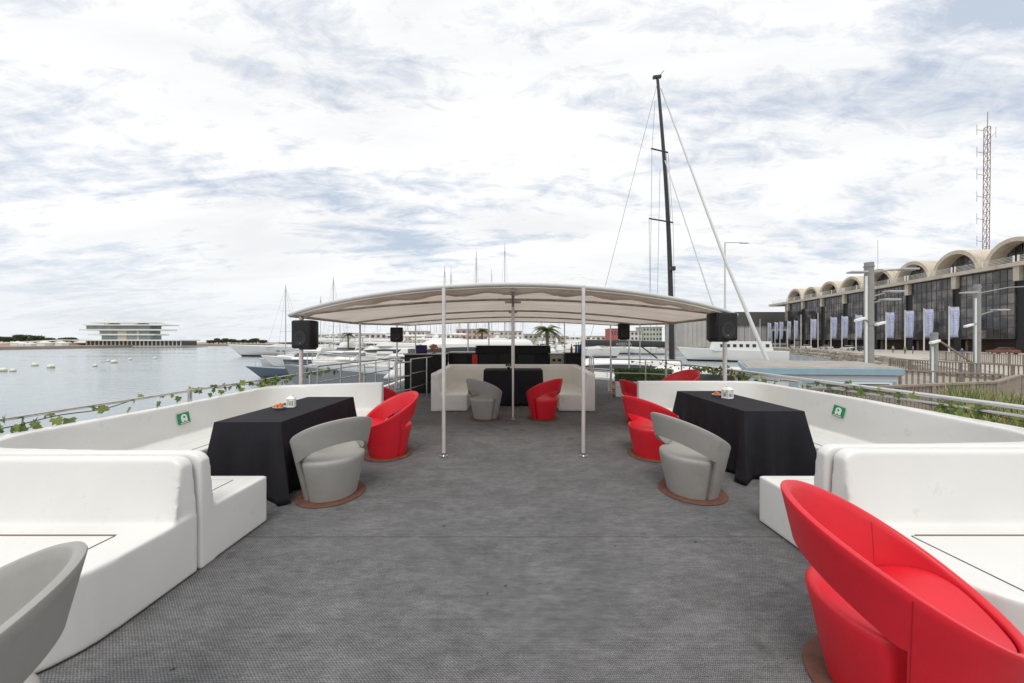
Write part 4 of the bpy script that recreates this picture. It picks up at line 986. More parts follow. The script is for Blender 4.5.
# ------------------------------------------------------------------ far left: pavilion, trees, ramp
def pavilion():
    Y = 280.0; c = W(126,341,Y); t = thing('waterfront_pavilion','white modern pavilion with stacked cantilevered terraces across the water','building',(c.x,Y,-1.4))
    o = Vector((c.x,Y,-1.4)); k = Y/F
    wm = mat('pavilion_white',(.72,.72,.68),.5); gg = mat('pavilion_glass',(.20,.25,.25),.2,var=.3,vscale=.1); be = mat('pavilion_panel',(.50,.46,.36),.6)
    def slab(x0,x1,y0,y1,name='floor_slab',mm=wm,d=6):
        a = W(x0,y1,Y)-o; b = W(x1,y0,Y)-o; m = MB(); m.box(a.x,b.x,-d,d,a.z,b.z); m.build(name,mm,t)
    slab(92,172,324.2,325.3); slab(88,170,328.9,330.2); slab(97,162,333.6,334.9); slab(78,190,339.2,340.4,d=9)
    slab(95,160,321.8,322.8,name='roof_slab',d=4)
    slab(93,156,325.3,328.9,'window',gg,4.4); slab(106,155,330.2,333.6,'window',gg,4.4); slab(108,156,334.9,339.2,'window',gg,4.4)
    for (x0,x1,y0,y1) in ((124,133,330.3,339.1),(143,145,330.3,339.1),(112,114,322.8,324.2),(140,143,322.8,324.2)): slab(x0,x1,y0,y1,'wall',be,4.6)
    slab(95,190,340.4,345.0,'arcade',mat('arcade_dark',(.06,.06,.055),.6),6)
    for i in range(24): slab(96+i*4,96.8+i*4,340.4,345.2,'column',wm,6.6)
    slab(60,195,345.0,346.4,'terrace',concrete,12)
    m = MB(); p = W(104.5,325,Y)-o; m.tube([p,p+Vector((0,0,7*k))],.15,5); m.build('flagpole',wm,t)
    m = MB(); a = W(40,342.5,Y)-o; b = W(96,339.6,Y)-o; m.beam(a+Vector((0,-20,0)),b+Vector((0,-18,0)),6,.8); a = W(78,346,Y)-o; m.beam(a+Vector((0,-21,0)),b+Vector((0,-19,0)),4,.8); m.build('ramp',wm,t)
pavilion()
for i in range(16):
    px = -6+i*5.2+rnd.uniform(-1,1); Y = 330+rnd.uniform(-15,15); h = 7.5+rnd.uniform(-1,2.2)-(i>10)*1.5
    if i == 0: t0 = tree(GZ(px,-1.4,Y),h,11,'first dark green tree from the left on the far shore','trees on the far left shore',40)
    else: dup(t0, GZ(px,-1.4,Y), rnd.uniform(0,6), ORD[i]+' dark green tree from the left on the far shore', scale=h/8)
for i in range(14):
    dup(t0, GZ(210+i*4.2+rnd.uniform(-1,1),-2.6,430), rnd.uniform(0,6), ORD[i]+' dark green tree from the left on the breakwater', 'trees on the breakwater', scale=rnd.uniform(.7,1.05))
brick_bank = mat('earth_bank',(.30,.19,.13),.9,var=.3,vscale=.06)
m = MB(); m.hexa([(-520,236,-1.4),(-345,236,-1.4),(-345,320,-1.4),(-520,320,-1.4)],[(-520,240,.3),(-349,240,.1),(-349,316,.1),(-520,316,.5)]); tag(m.build('earth_bank', brick_bank), kind='structure')
tent_m = mat('tent_white',(.7,.7,.67),.6); first = None
for px in (18,24,31,45,62):
    if first is None:
        first = thing('marquee_tent','leftmost small white tent on the far shore','tent',GZ(px,-1.4,238-4),0,'small white tents on the far shore')
        m = MB(); m.box(-2.4,2.4,-2,2,0,1.8); m.build('tent_wall',tent_m,first); m = MB(); m.hexa([(-2.6,-2.2,1.8),(2.6,-2.2,1.8),(2.6,2.2,1.8),(-2.6,2.2,1.8)],[(-.3,-.1,3.2),(.3,-.1,3.2),(.3,.1,3.2),(-.3,.1,3.2)]); m.build('tent_roof',tent_m,first)
    else: dup(first, GZ(px,-1.4,232+rnd.uniform(-4,2)), 0, {24:'second',31:'third',45:'fourth',62:'fifth'}[px]+' small white tent from the left on the far shore', scale=rnd.uniform(.7,1.1))
m = MB(); r2 = random.Random(6)
for i in range(200):
    s = i/200; p = Vector((-225+110*s, 300-45*s+r2.uniform(-4,4), WZ)); q = r2.uniform(.8,2.0)
    jj = lambda: Vector((r2.uniform(-.5,.5),r2.uniform(-.5,.5),r2.uniform(-.4,.4)))
    m.hexa([p+Vector((a_*q,b_*q,-.5))+jj() for a_,b_ in ((-1,-1),(1,-1),(1,1),(-1,1))],[p+Vector((a_*q,b_*q,1.3))+jj() for a_,b_ in ((-1,-1),(1,-1),(1,1),(-1,1))])
tag(m.build('breakwater', rock_m), kind='structure')

# ------------------------------------------------------------------ background buildings
def building(px0, px1, ytop, Y, wallc, label, floors=3, bays=8, base=QZ, depth=12, winc=None, roof=None, group=None, rzz=0, cat='building', winw=.55):
    a = GZ(px0,base,Y); b = GZ(px1,base,Y); w = b.x-a.x; h = 1.5+(341-ytop)/F*Y-base
    t = thing('waterfront_building', label, cat, ((a.x+b.x)/2,Y+depth/2,base), rzz, group); nm = 'wall_%.2f_%.2f_%.2f'%wallc
    m = MB(); m.box(-w/2,w/2,-depth/2,depth/2,0,h); m.build('wall', mat(nm,wallc,.8,var=.1,vscale=.2), t)
    m = MB(); m.box(-w/2-.3,w/2+.3,-depth/2-.3,depth/2+.3,h+.002,h+.45); m.build('roof', roof or concrete, t)
    gm = winc or mat('far_window',(.07,.08,.09),.2)
    fh = h/floors; bw = w/bays
    for f in range(floors):
        for k in range(bays):
            m = MB(); x = -w/2+bw*(k+.5); z = f*fh+fh*.32; m.box(x-bw*winw/2,x+bw*winw/2,-depth/2-.06,-depth/2+.1,z,z+fh*.45); m.build('window', gm, t)
    return t
B_ = [(300,345,335,200,(.45,.42,.38),'low beige quayside building behind the yachts at the left of the canopy',2,9),
 (348,392,333,215,(.55,.53,.50),'pale two-storey building behind the marina left of the rear speaker',2,8),
 (394,426,331,205,(.50,.42,.36),'sandy building behind the marina right of the left rear speaker',3,7),
 (428,455,334,225,(.60,.58,.54),'white low building behind the marina above the stair railing',2,6),
 (456,488,329,210,(.48,.33,.28),'pinkish brick building behind the small palm',3,6),
 (490,522,331,230,(.55,.5,.44),'cream building behind the bar',3,7),
 (524,556,334,240,(.42,.40,.38),'grey-brown building behind the large palm',2,7),
 (560,606,336,245,(.56,.52,.46),'long low cream building across the water behind the black boom',2,9),
 (611,619,328.5,190,(.42,.10,.10),'small dark red building left of the right rear speaker',2,3),
 (619,642,331,200,(.58,.58,.56),'white building behind the right rear speaker',3,6),
 (643,662,327,205,(.45,.50,.42),'pale green apartment block left of the black mast',4,6),
 (676,700,324,190,(.50,.46,.42),'sandy stone building right of the black mast',4,5)]
for (x0,x1,yt,Y,c,l,fl,ba) in B_: building(x0,x1,yt,Y,c,l,fl,ba)
# grey warehouse blocks at the right middle
def warehouse():
    t = thing('warehouse','long warehouse with dark upper band and pale panelled lower wall left of the arched building','building',(112,178,QZ))
    h = 1.5+29.5/F*178-QZ; hm_ = 1.5+16/F*178-QZ
    a, b = W(722,341,178).x-112, W(800,341,178).x-112
    m = MB(); m.box(a,b,0,30,0,hm_); m.build('lower_wall', mat('panel_grey',(.42,.41,.41),.7,var=.06,vscale=.1), t)
    m = MB(); m.box(a-.4,b+.4,-.6,30.4,hm_+.003,h); m.build('upper_band', mat('dark_band',(.085,.083,.085),.7), t)
    m = MB(); n = 14
    for i in range(n): x = a+(b-a)*i/n; m.box(x,x+.25,-.12,-.01,.2,hm_-.1)
    m.build('panel_joint', mat('joint_dark',(.2,.2,.2),.8), t)
    m = MB(); x = W(770,341,178).x-112; m.box(x,x+9,-.3,-.02,1.0,9.0); m.build('white_portal', white_p, t)
    m = MB(); m.box(x+1,x+8,-.42,-.31,2.0,8.2); m.build('opening', mat('opening_dark',(.03,.03,.03),.6), t)
    t = thing('warehouse','tall pale grey warehouse with ribbed wall behind the front right speaker','building',(92,182,QZ))
    a, b = W(683,341,182).x-92, W(724,341,182).x-92; h = 1.5+22/F*182-QZ
    m = MB(); m.box(a,b,0,20,0,h); m.build('wall', mat('panel_pale',(.44,.44,.43),.7,var=.1,vscale=.2), t)
    m = MB(); m.hexa([(a,-.3,h),(b,-.3,h),(b,20,h),(a,20,h)],[(a+1,6,h+3),(b-1,6,h+3),(b-1,14,h+3),(a+1,14,h+3)]); m.build('roof', mat('roof_grey',(.2,.2,.21),.7), t)
    m = MB()
    for i in range(9): x = a+(b-a)*i/9; m.box(x,x+.4,-.25,-.01,0,h)
    m.build('rib', concrete, t)
warehouse()
palm(W(547,341,38).xy.to_3d()+Vector((0,0,QZ)), 4.0, 1.9, 'palm tree with arching fronds behind the right end of the bar', 3)
palm(W(482,341,46).xy.to_3d()+Vector((0,0,QZ)), 4.2, 1.3, 'small palm tree behind the left end of the bar', 4)
palm(W(455,341,44).xy.to_3d()+Vector((0,0,QZ)), 3.0, 1.2, 'short bushy palm behind the fridge counter', 5)
palm(W(348,341,60).xy.to_3d()+Vector((0,0,QZ)), 4.0, 1.3, 'palm tree between the yachts at the left of the canopy', 6)
# pontoon for the palms
m = MB(); m.box(W(440,341,47).x, W(560,341,38).x, 36.5, 48, WZ-.2, QZ); tag(m.build('pier', concrete, bevel=.05), kind='structure')
m = MB(); m.box(W(340,341,60).x-2, W(360,341,60).x+2, 58, 62, WZ-.2, QZ); tag(m.build('pier', concrete, bevel=.05), kind='structure')

# ------------------------------------------------------------------ arched glass building on the right
def arched():
    X0, K = 109.0, .129; d = Vector((K,1,0)).normalized(); nrm = Vector((d.y,-d.x,0))   # nrm points away from the water (+X)
    t = thing('harbour_building','long dark glass building with a row of concrete barrel vaults along its roof','building',(X0+K*100,100,QZ)); o = Vector((X0+K*100,100,QZ))
    def P(Y, off, z): b = Vector((X0+K*Y, Y, 0)); return b+nrm*off+Vector((0,0,z))-o
    px = [789.4,804.4,823.6,846,875,910,957.5,1021]; Ys = [X0/((p-513)/F-K) for p in px]; Ys = sorted(Ys)+[]
    Ys = [Ys[0]-25, Ys[0]-12.5]+Ys
    YT = 173.0; ZT = 19.2; ZB = 2.2; Ya = Ys[0]
    gl = bpy.data.materials.new('facade_glass'); gl.use_nodes = True; N = gl.node_tree.nodes; L = gl.node_tree.links; b = N['Principled BSDF']; b.inputs['Roughness'].default_value = .08; b.inputs['Specular IOR Level'].default_value = .7
    tc = N.new('ShaderNodeTexCoord'); n = N.new('ShaderNodeTexNoise'); n.inputs['Scale'].default_value = .35; n.inputs['Detail'].default_value = 4; L.new(tc.outputs['Object'], n.inputs['Vector'])
    r = N.new('ShaderNodeValToRGB'); L.new(n.outputs[0], r.inputs[0]); r.color_ramp.elements[0].position = .42; r.color_ramp.elements[0].color = (.03,.03,.034,1); r.color_ramp.elements[1].position = .62; r.color_ramp.elements[1].color = (.11,.095,.085,1); 
    sn = N.new('ShaderNodeVectorMath'); sn.operation = 'SNAP'; sn.inputs[1].default_value = (500, 1.36, 2.83); L.new(tc.outputs['Object'], sn.inputs[0])
    wn = N.new('ShaderNodeTexWhiteNoise'); L.new(sn.outputs[0], wn.inputs[0]); mr_ = N.new('ShaderNodeMapRange'); mr_.inputs['To Min'].default_value = .45; mr_.inputs['To Max'].default_value = 2.1; L.new(wn.outputs[0], mr_.inputs['Value'])
    vm = N.new('ShaderNodeVectorMath'); vm.operation = 'SCALE'; L.new(r.outputs[0], vm.inputs[0]); L.new(mr_.outputs[0], vm.inputs['Scale']); L.new(vm.outputs[0], b.inputs['Base Color'])
    mull = mat('mullion',(.06,.06,.062),.5); blk = mat('recess_black',(.012,.012,.013),.6); beige = mat('vault_concrete',(.56,.50,.41),.8,var=.12,vscale=.3,dirt=(.33,.27,.2),dscale=.5,dlo=.5,dhi=.8)
    def slab(Ya_,Yb_,o0,o1,z0,z1,name,mm,par=t,bev=0):
        m = MB(); m.hexa([P(Ya_,o0,z0),P(Ya_,o1,z0),P(Yb_,o1,z0),P(Yb_,o0,z0)],[P(Ya_,o0,z1),P(Ya_,o1,z1),P(Yb_,o1,z1),P(Yb_,o0,z1)]); return m.build(name,mm,par,bevel=bev)
    slab(Ya,Ys[-1]+1,1.2,32,ZB-.4,ZT,'core_wall',blk); slab(Ys[-1]+1,YT-2,9,32,QZ,ZT,'end_bay_wall',concrete)
    slab(Ya,Ys[-1]+1,5,30,QZ,ZB-.4,'ground_floor_wall',mat('undercroft_wall',(.10,.065,.05),.7,var=.5,vscale=.15))
    slab(Ya,YT,-1.6,32,ZT+.003,ZT+1.0,'cornice',beige)
    slab(YT-1.9,YT,6,30,12,ZT,'end_wall',concrete)
    for i in range(len(Ys)-1):
        a, c = Ys[i]+.9, Ys[i+1]-.9 if i < len(Ys)-1 else YT-2
        g = slab(a,c,-.2,.25,ZB,ZT-.3,'glazing',gl)
        m = MB(); nv = 8
        for k in range(nv+1):
            y = a+(c-a)*k/nv; m.beam(P(y,-.22,ZB),P(y,-.22,ZT-.3),.10,.07)
        for k in range(7):
            z = ZB+(ZT-.3-ZB)*k/6; m.beam(P(a,-.25,z),P(c,-.25,z),.14,.16)
        m.build('mullion', mull, g)
        # pier
    for y in Ys:
        slab(y-.55,y+.55,-1.0,-.0,ZT-3.4,ZT,'pier_cap',beige); slab(y-.8,y+.8,.0,1.0,QZ,ZT-.3,'pier',blk)
        slab(y-.4,y+.4,1.2,2.0,QZ,ZB,'column',concrete)
    # vaults
    ys2 = Ys+[YT-2]
    for i in range(len(ys2)-1):
        yc = (ys2[i]+ys2[i+1])/2; ro_ = (ys2[i+1]-ys2[i])/2*.99; ro_ = min(ro_,6.0); ri = ro_*.86; n = 20; f0, f1 = 5.5, 30; zc = ZT+1.0
        hh = 1.25
        m = MB(); ring = []
        for o_ in (f0,f1):
            ring.append([P(yc-ro_*math.cos(PI*k/n),o_,zc+ro_*hh*math.sin(PI*k/n)) for k in range(n+1)]+[P(yc+ri*math.cos(PI*k/n),o_,zc+ri*hh*math.sin(PI*k/n)) for k in range(n+1)])
        m.loft(ring); m.build('roof_vault', beige, t, smooth=40)
        m = MB(); m.face([P(yc-ri*math.cos(PI*k/n),f0+3.5,zc+ri*hh*math.sin(PI*k/n)) for k in range(n+1)]); g = m.build('vault_glazing', gl, t); sx_ = g.modifiers.new('s','SOLIDIFY'); sx_.thickness = .1
        m = MB()
        for k in range(1,8):
            y = yc-ri+2*ri*k/8; zz = ri*hh*math.sqrt(max(0,1-((y-yc)/ri)**2)); m.beam(P(y,f0+3.4,zc),P(y,f0+3.4,zc+zz),.12)
        m.build('mullion', mull, g)
        # white balustrade on the terrace
        m = MB()
        for k in range(4):
            z = zc+.35+.35*k; m.beam(P(ys2[i]+.4,-1.0,z),P(ys2[i+1]-.4,-1.0,z),.07)
        for k in range(3):
            y = ys2[i]+.4+(ys2[i+1]-ys2[i]-.8)*k/2; m.beam(P(y,-1.0,zc),P(y,-1.0,zc+1.6),.22 if k != 1 else .12)
        m.build('balustrade', white_p, t)
    m = MB(); p0 = P(128,10,ZT+1); m.tube([p0,p0+Vector((0,0,19))],.1,5); m.build('roof_aerial', steel, t)
arched()
# lattice radio mast behind
def lattice():
    Y = 125.0; b = W(985,341,Y); b.z = QZ; top = W(988,128,Y+1).z-QZ; t = thing('radio_mast','tall red and white lattice radio mast behind the arched building','mast',b)
    rm = mat('mast_red',(.24,.11,.11),.6,var=.3,vscale=.3); w = .85; n = 26
    m = MB(); leg = [Vector((w*math.cos(a_),w*math.sin(a_),0)) for a_ in (R(100),R(220),R(340))]
    for q in leg: m.tube([q,q+Vector((.9,0,top))],.09,5)
    m.build('mast_leg', rm, t)
    m = MB(); 
    for i in range(n):
        z0 = top*i/n; z1 = top*(i+1)/n; dx = lambda z: Vector((.9*z/top,0,z))
        for j in range(3): m.beam(leg[j]+dx(z0),leg[(j+1)%3]+dx(z1),.09); m.beam(leg[j]+dx(z1),leg[(j+1)%3]+dx(z1),.09)
    m.build('bracing', rm, t)
    m = MB()
    for i in range(1,8):
        z = top*(.28+.1*i)
        if z > top: break
        m.beam(Vector((-.5+.9*z/top,0,z)),Vector((-3.0,0,z+.6)),.12); m.tube([(-3.0,0,z-1.4),(-3.0,0,z+2.4)],.08,4)
    m.beam((.9,0,top-5),(4,0,top-2),.1); m.tube([(4,0,top-4),(4,0,top)],.07,4)
    m.tube([(.9,0,top),(1.0,0,top+5.5)],.12,5); m.build('aerial', mat('aerial_grey',(.35,.3,.3),.5), t)
lattice()

# ------------------------------------------------------------------ banners on the quay
ban = mat('banner_violet',(.40,.44,.60),.7,var=.16,vscale=2.5); bpole = mat('flag_pole',(.62,.61,.58),.4)
BX = 84.0; first = None
bl = [(750,0),(760,0),(768,1),(775,1),(780,1),(787.6,1),(794.5,1),(801,0),(811,1),(818,0),(831,1),(842,1),(856,1),(886,1),(905,1),(924,1),(949,1)]
def flag(Y, with_b, label, group):
    x = BX+.129*Y; t = thing('banner_pole', label, 'banner' if with_b else 'flagpole', (x,Y,QZ), R(22), group)
    m = MB(); m.tube([(0,0,0),(0,0,10.3 if with_b else 12.0)],[.13,.09],8); m.build('pole', bpole, t)
    if with_b:
        m = MB(); N2 = 10; a = []
        for i in range(N2+1):
            z = 3.6+6.4*i/N2; a.append([(.12+1.75*k/8, .10*math.sin(k*.9+i*.5)+.05*math.sin(i*1.3), z) for k in range(9)])
        vs_ = [[m.bm.verts.new(p) for p in r] for r in a]
        for i in range(N2):
            for k in range(8): m.bm.faces.new((vs_[i][k],vs_[i][k+1],vs_[i+1][k+1],vs_[i+1][k]))
        o = m.build('banner', ban, t, smooth=80); o.modifiers.new('s','SOLIDIFY').thickness = .02
        m = MB(); rr = random.Random(1)
        for k in range(13): m.box(.7,1.1+.3*rr.random(),-.24,-.22,4.4+k*.36,4.4+k*.36+.17)
        m.build('banner_lettering', mat('banner_print',(.60,.62,.78),.7), t)
        m = MB(); m.tube([(0,0,10.05),(1.85,0,10.05)],.04,5); m.build('banner_arm', bpole, t)
    return t
fb = fn = None
nb = nf = 0
for px, wb in bl:
    Y = BX/((px-513)/F-.129)
    if wb:
        lab = ORD[nb]+' pale violet banner from the left along the quay'; nb += 1
        if fb is None: fb = flag(Y,True,lab,'violet banners along the quay')
        else: dup(fb,(BX+.129*Y,Y,QZ),R(22 if Y > 118 else -7 if Y < 90 else 3),lab)
    else:
        lab = ORD[nf]+' bare flagpole from the left in the row of banners'; nf += 1
        if fn is None: fn = flag(Y,False,lab,'bare flagpoles along the quay')
        else: dup(fn,(BX+.129*Y,Y,QZ),R(-7),lab)

# ------------------------------------------------------------------ lamp posts and camera posts
def utility_post(px, ytop, Y, zb, dia, arms, label):
    p = GZ(px,zb,Y); top = 1.5+(341-ytop)/F*Y-zb; t = thing('utility_post', label, 'lamp post', p); k = Y/F
    gm = mat('post_grey',(.27,.275,.265),.6,var=.12,vscale=1.5); m = MB(); m.tube([(0,0,0),(0,0,top)],dia/2,16); m.build('post',gm,t,smooth=60)
    m = MB(); m.tube([(-dia*.62,-.1,0),(-dia*.62,-.1,top-1*k*14)],dia*.14,8); m.build('conduit', white_p, t, smooth=60)
    for (y0,x1,y1,kind) in arms:
        z0 = 1.5+(341-y0)*k-zb; dx = (x1-px)*k; z1 = 1.5+(341-y1)*k-zb
        m = MB(); m.tube([(0,-.05,z0),(dx*.5,-.2,(z0+z1)/2+.12*abs(dx)*.3),(dx,-.3,z1)],.045,6); a = m.build('arm',gm,t,smooth=60)
        if kind == 'lamp': m = MB(); m.loft([[(dx+s*.25,-.45,z1-.02),(dx+s*.25,-.15,z1-.02),(dx+s*.55*1.0,-.15,z1+.06),(dx+s*.55,-.45,z1+.06)] for s in (-1,1)]); m = MB(); m.box(dx-.45,dx+.45,-.5,-.1,z1-.04,z1+.06); m.build('lamp_head',mat('lamp_grey',(.45,.46,.45),.5),t,bevel=.03)
        else: m = MB(); m.hexa([(dx-.35,-.42,z1-.16),(dx+.15,-.42,z1-.02),(dx+.15,-.22,z1-.02),(dx-.35,-.22,z1-.16)],[(dx-.35,-.42,z1-.02),(dx+.15,-.42,z1+.12),(dx+.15,-.22,z1+.12),(dx-.35,-.22,z1-.02)]); m.build('camera',white_p,t,bevel=.02)
    for zf in (.35,.6,.97):
        m = MB(); m.lathe([(dia*.56,top*zf),(dia*.56,top*zf+.08)],n=16); m.build('collar',gm,t)
utility_post(869,262,19.5,-3.0,.42,[(272,852,273,'lamp'),(273,902,270,'lamp'),(297,888,292,'lamp'),(303,884,300,'lamp'),(322,856,319,'cam'),(322,876,323,'cam')],'thick grey post with four lamps and a white security camera beyond the blue hut')
utility_post(977,284,24,-3.0,.36,[(293,963,293,'lamp'),(293,1030,286,'lamp'),(323,964,325,'cam'),(315,994,310,'lamp')],'grey post with lamp arms and a security camera at the right end of the gangways')
utility_post(934,332,21,-3.0,.34,[(340,930,341,'cam')],'short grey post with a pale box left of the right lamp post')
def street_lamp():
    Y = 62.0; p = GZ(725,QZ-1,Y); top = 1.5+99/F*Y-QZ+1; t = thing('street_lamp','tall thin street lamp with one horizontal arm right of the black mast','street lamp',p)
    m = MB(); m.tube([(0,0,0),(0,0,top)],[.22,.13],10); m.build('pole',bpole,t); m = MB(); m.tube([(0,0,top),(4.0,0,top)],.09,6); m.build('arm',bpole,t); m = MB(); m.box(2.8,4.3,-.2,.2,top-.2,top-.05); m.build('lamp_head',bpole,t,bevel=.04)
street_lamp()

# ------------------------------------------------------------------ pontoons, hut, wooden gangway fences
m = MB(); PZ = -1.0
m.prism([(6.5,12.2),(13,10.0),(26,9),(36,18),(30,26),(14,20),(8,16)], -1.6, PZ); tag(m.build('pontoon', mat('pontoon_deck',(.30,.27,.23),.85,var=.15,vscale=1.2), bevel=.03), kind='structure')
m = MB(); m.prism([(34,18),(60,20),(110,40),(95,72),(66,55),(46,34),(34,22)], -1.7, QZ+.05); tag(m.build('walkway', land_m), kind='structure')
def fence(label, pts, h=1.05, w=.10, gap=.20, top=.14, mm=None):
    mm = mm or woodg; o = Vector(pts[0])-Vector((0,0,h)); t = thing('wooden_fence', label, 'fence', o)
    mr = MB(); mp = MB()
    for a, b in zip(pts, pts[1:]):
        a = Vector(a)-o; b = Vector(b)-o; L_ = (b-a).length; n = int(L_/gap); d = (b-a).normalized()
        mr.beam(a, b, top, .07); mr.beam(a-Vector((0,0,h-.12)), b-Vector((0,0,h-.12)), .06, .08)
        for i in range(n+1):
            p = a.lerp(b,(i+.5)/(n+1)); mp.beam(p-Vector((0,0,h-.02)), p-Vector((0,0,.04)), w, .03)
        for i in range(int(L_/2)+1):
            p = a+d*(i*2.0); mo = MB(); mo.beam(p-Vector((0,0,h)), p-Vector((0,0,.03)), .12, .12); mo.build('fence_post', mm, t)
    mr.build('top_rail', mm, t); mp.build('slats', mm, t)
def Wz(px, py, z): Y = (1.5-z)*F/(py-341); return GZ(px,z,Y)
fence('nearest wooden slatted fence running behind the right handrail, turning at the right', [Wz(800,389,.02),Wz(890,386,.02),Wz(996,381.5,.02),Wz(1018,375,.02),Wz(1100,373,.02)], w=.09, gap=.19)
fence('second wooden slatted fence, sloping away just behind the nearest one', [Wz(898,369.5,.02),Wz(1004,374.5,.02)], w=.08, gap=.2)
fence('third wooden slatted fence crossing behind the short grey post', [Wz(890,358,.02),Wz(970,362.7,.02),Wz(1060,367,.02)], w=.07, gap=.22)
fence('farthest wooden slatted fence in front of the glass building', [Wz(936,351,.1),Wz(1024,354.5,.1),Wz(1100,357,.1)], w=.09, gap=.3, h=1.2)
m = MB(); m.beam(Wz(938,347,1.0)+Vector((0,0,0)), GZ(972,-.3,24), .12, .10)
m = MB(); m.beam(W(936,338,24), W(972,362,24), .10, .08); tag(m.build('stay_bar', woodg), 'slanting timber strut from the short grey post down to the fence', 'strut')
# hut
def hut():
    A = GZ(747,0,14.2); Bp = GZ(898,0,13.6); z1 = .42
    C = Bp+Vector((2.6,4.2,0)); D = A+Vector((3.1,5.0,0)); o = Vector((A.x,A.y,PZ))
    t = thing('ticket_hut','low blue hut with a flat grey roof and long white-framed window on the pontoon','hut',o)
    bl_ = mat('blue_paint',(.27,.39,.46),.5,var=.08); lt = mat('pale_panel',(.58,.60,.62),.5); teal = mat('teal_glass',(.05,.30,.33),.2)
    def q(p, z): return Vector((p.x,p.y,z))-o
    m = MB(); m.hexa([q(A,PZ),q(Bp,PZ),q(C,PZ),q(D,PZ)],[q(A,z1-.30),q(Bp,z1-.30),q(C,z1-.30),q(D,z1-.30)]); m.build('wall', lt, t)
    e = .12; m = MB(); m.hexa([q(A,z1-.28)+Vector((-e,-e,0)),q(Bp,z1-.28)+Vector((e,-e,0)),q(C,z1-.28)+Vector((e,e,0)),q(D,z1-.28)+Vector((-e,e,0))],[q(A,z1)+Vector((-e,-e,0)),q(Bp,z1)+Vector((e,-e,0)),q(C,z1)+Vector((e,e,0)),q(D,z1)+Vector((-e,e,0))]); m.build('fascia', bl_, t, bevel=.02)
    e = .04; m = MB(); m.hexa([q(A,z1+.003)+Vector((-e,-e,0)),q(Bp,z1+.003)+Vector((e,-e,0)),q(C,z1+.003)+Vector((e,e,0)),q(D,z1+.003)+Vector((-e,e,0))],[q(A,z1+.05),q(Bp,z1+.05),q(C,z1+.05),q(D,z1+.05)]); m.build('roof', mat('roof_felt',(.33,.31,.28),.9,var=.2,vscale=1.5), t)
    def along(s): return A.lerp(Bp,s)
    def panel(s0,s1,z0,z2,name,mm,off):
        a = along(s0); b = along(s1); f = Vector((0,-off,0)); bk = Vector((0,.02,0)); m = MB(); m.hexa([q(a,z0)+f,q(b,z0)+f,q(b,z0)+bk,q(a,z0)+bk],[q(a,z2)+f,q(b,z2)+f,q(b,z2)+bk,q(a,z2)+bk]); return m.build(name,mm,t)
    panel(.0,.13,PZ,-.12,'window',teal,.05); panel(.29,.36,PZ,-.12,'corner_panel',bl_,.06); panel(.36,.985,PZ+.02,-.1,'blue_panel',bl_,.04)
    panel(.50,.95,-.75,-.14,'window_frame',white_p,.08); panel(.52,.93,-.68,-.2,'window',mat('hut_glass',(.05,.07,.07),.15),.10)
hut()
# reeds / grasses at the right
def grasses():
    rnd = random.Random(21); gm = mat('reed_green',(.16,.22,.05),.7,var=.4,vscale=3); gy = mat('reed_dry',(.33,.28,.12),.8,var=.3,vscale=3)
    t = None
    ms = [MB(),MB()]
    for i in range(6500):
        x = rnd.uniform(5.0,11.5); y = 3.4+(x-5)*.72+rnd.uniform(-.7,1.6)
        if x/y < 1.27: continue
        hgt = rnd.uniform(.4,1.0); z = -.72+.05*(x-5); a_ = rnd.uniform(0,6.28); d = Vector((math.cos(a_),math.sin(a_),0)); p = Vector((x,y,z)); lean = rnd.uniform(.05,.5)*hgt
        w = rnd.uniform(.008,.016); sd_ = d.cross(Vector((0,0,1)))*w; m_ = ms[rnd.random() < .42]
        mid = p+d*lean*.35+Vector((0,0,hgt*.6)); tip = p+d*lean+Vector((0,0,hgt*(1-.25*lean)))
        m_.face([p-sd_,p+sd_,mid+sd_*.8,mid-sd_*.8]); m_.face([mid-sd_*.8,mid+sd_*.8,tip])
    o = ms[0].build('reeds', gm, normals=False); tag(o,'long green and dry grasses growing beyond the right handrail','grass',kind='stuff')
    o2 = ms[1].build('dry_reeds', gy, normals=False); tag(o2,'yellowed dry grass blades among the green reeds at the right','grass',kind='stuff')
    m = MB(); m.prism([(4.5,2.2),(6.2,2.2),(12.5,8.0),(11.5,10.3),(8.5,8.3),(4.5,5.6)], -1.6, -.66); tag(m.build('planting_bed', mat('soil',(.12,.10,.07),.95,var=.3,vscale=4), bevel=.05), kind='structure')
grasses()

# ------------------------------------------------------------------ cars and people on the quay
def car(loc, rz, col, label, nm):
    t = thing('parked_car', label, 'car', loc, rz); cm = mat(nm,col,.25)
    m = MB(); house(m,[(-2.1,.3),(2.1,.3),(2.15,.75),(1.1,.92),(-1.9,.95),(-2.15,.7)],1.75,1.65); m.build('body',cm,t,bevel=.08,seg=3)
    m = MB(); house(m,[(-1.7,.93),(1.0,.90),(.35,1.42),(-1.2,1.45)],1.6,1.25); m.build('cabin',boat_glass,t,bevel=.05)
    m = MB(); house(m,[(-1.2,1.40),(.4,1.38),(.3,1.47),(-1.1,1.49)],1.28,1.2); m.build('roof',cm,t,bevel=.03)
    for x in (-1.3,1.3):
        for s in (-1,1):
            m = MB(); m.tube([(x,s*.70,.32),(x,s*.9,.32)],.32,16); w_ = m.build('wheel',anti,t); m = MB(); m.tube([(x,s*.90,.32),(x,s*.915,.32)],.18,12); m.build('rim',steel,w_)
    return t
def on(px, Y): return GZ(px,QZ,Y)
car(on(848,105),R(80),(.68,.68,.67),'white car parked under the glass building left of the thick post','car_white')
car(on(826,118),R(84),(.45,.46,.47),'silver car parked further along under the glass building','car_silver')
car(on(806,132),R(80),(.65,.65,.64),'white car parked near the far end of the glass building','car_white')
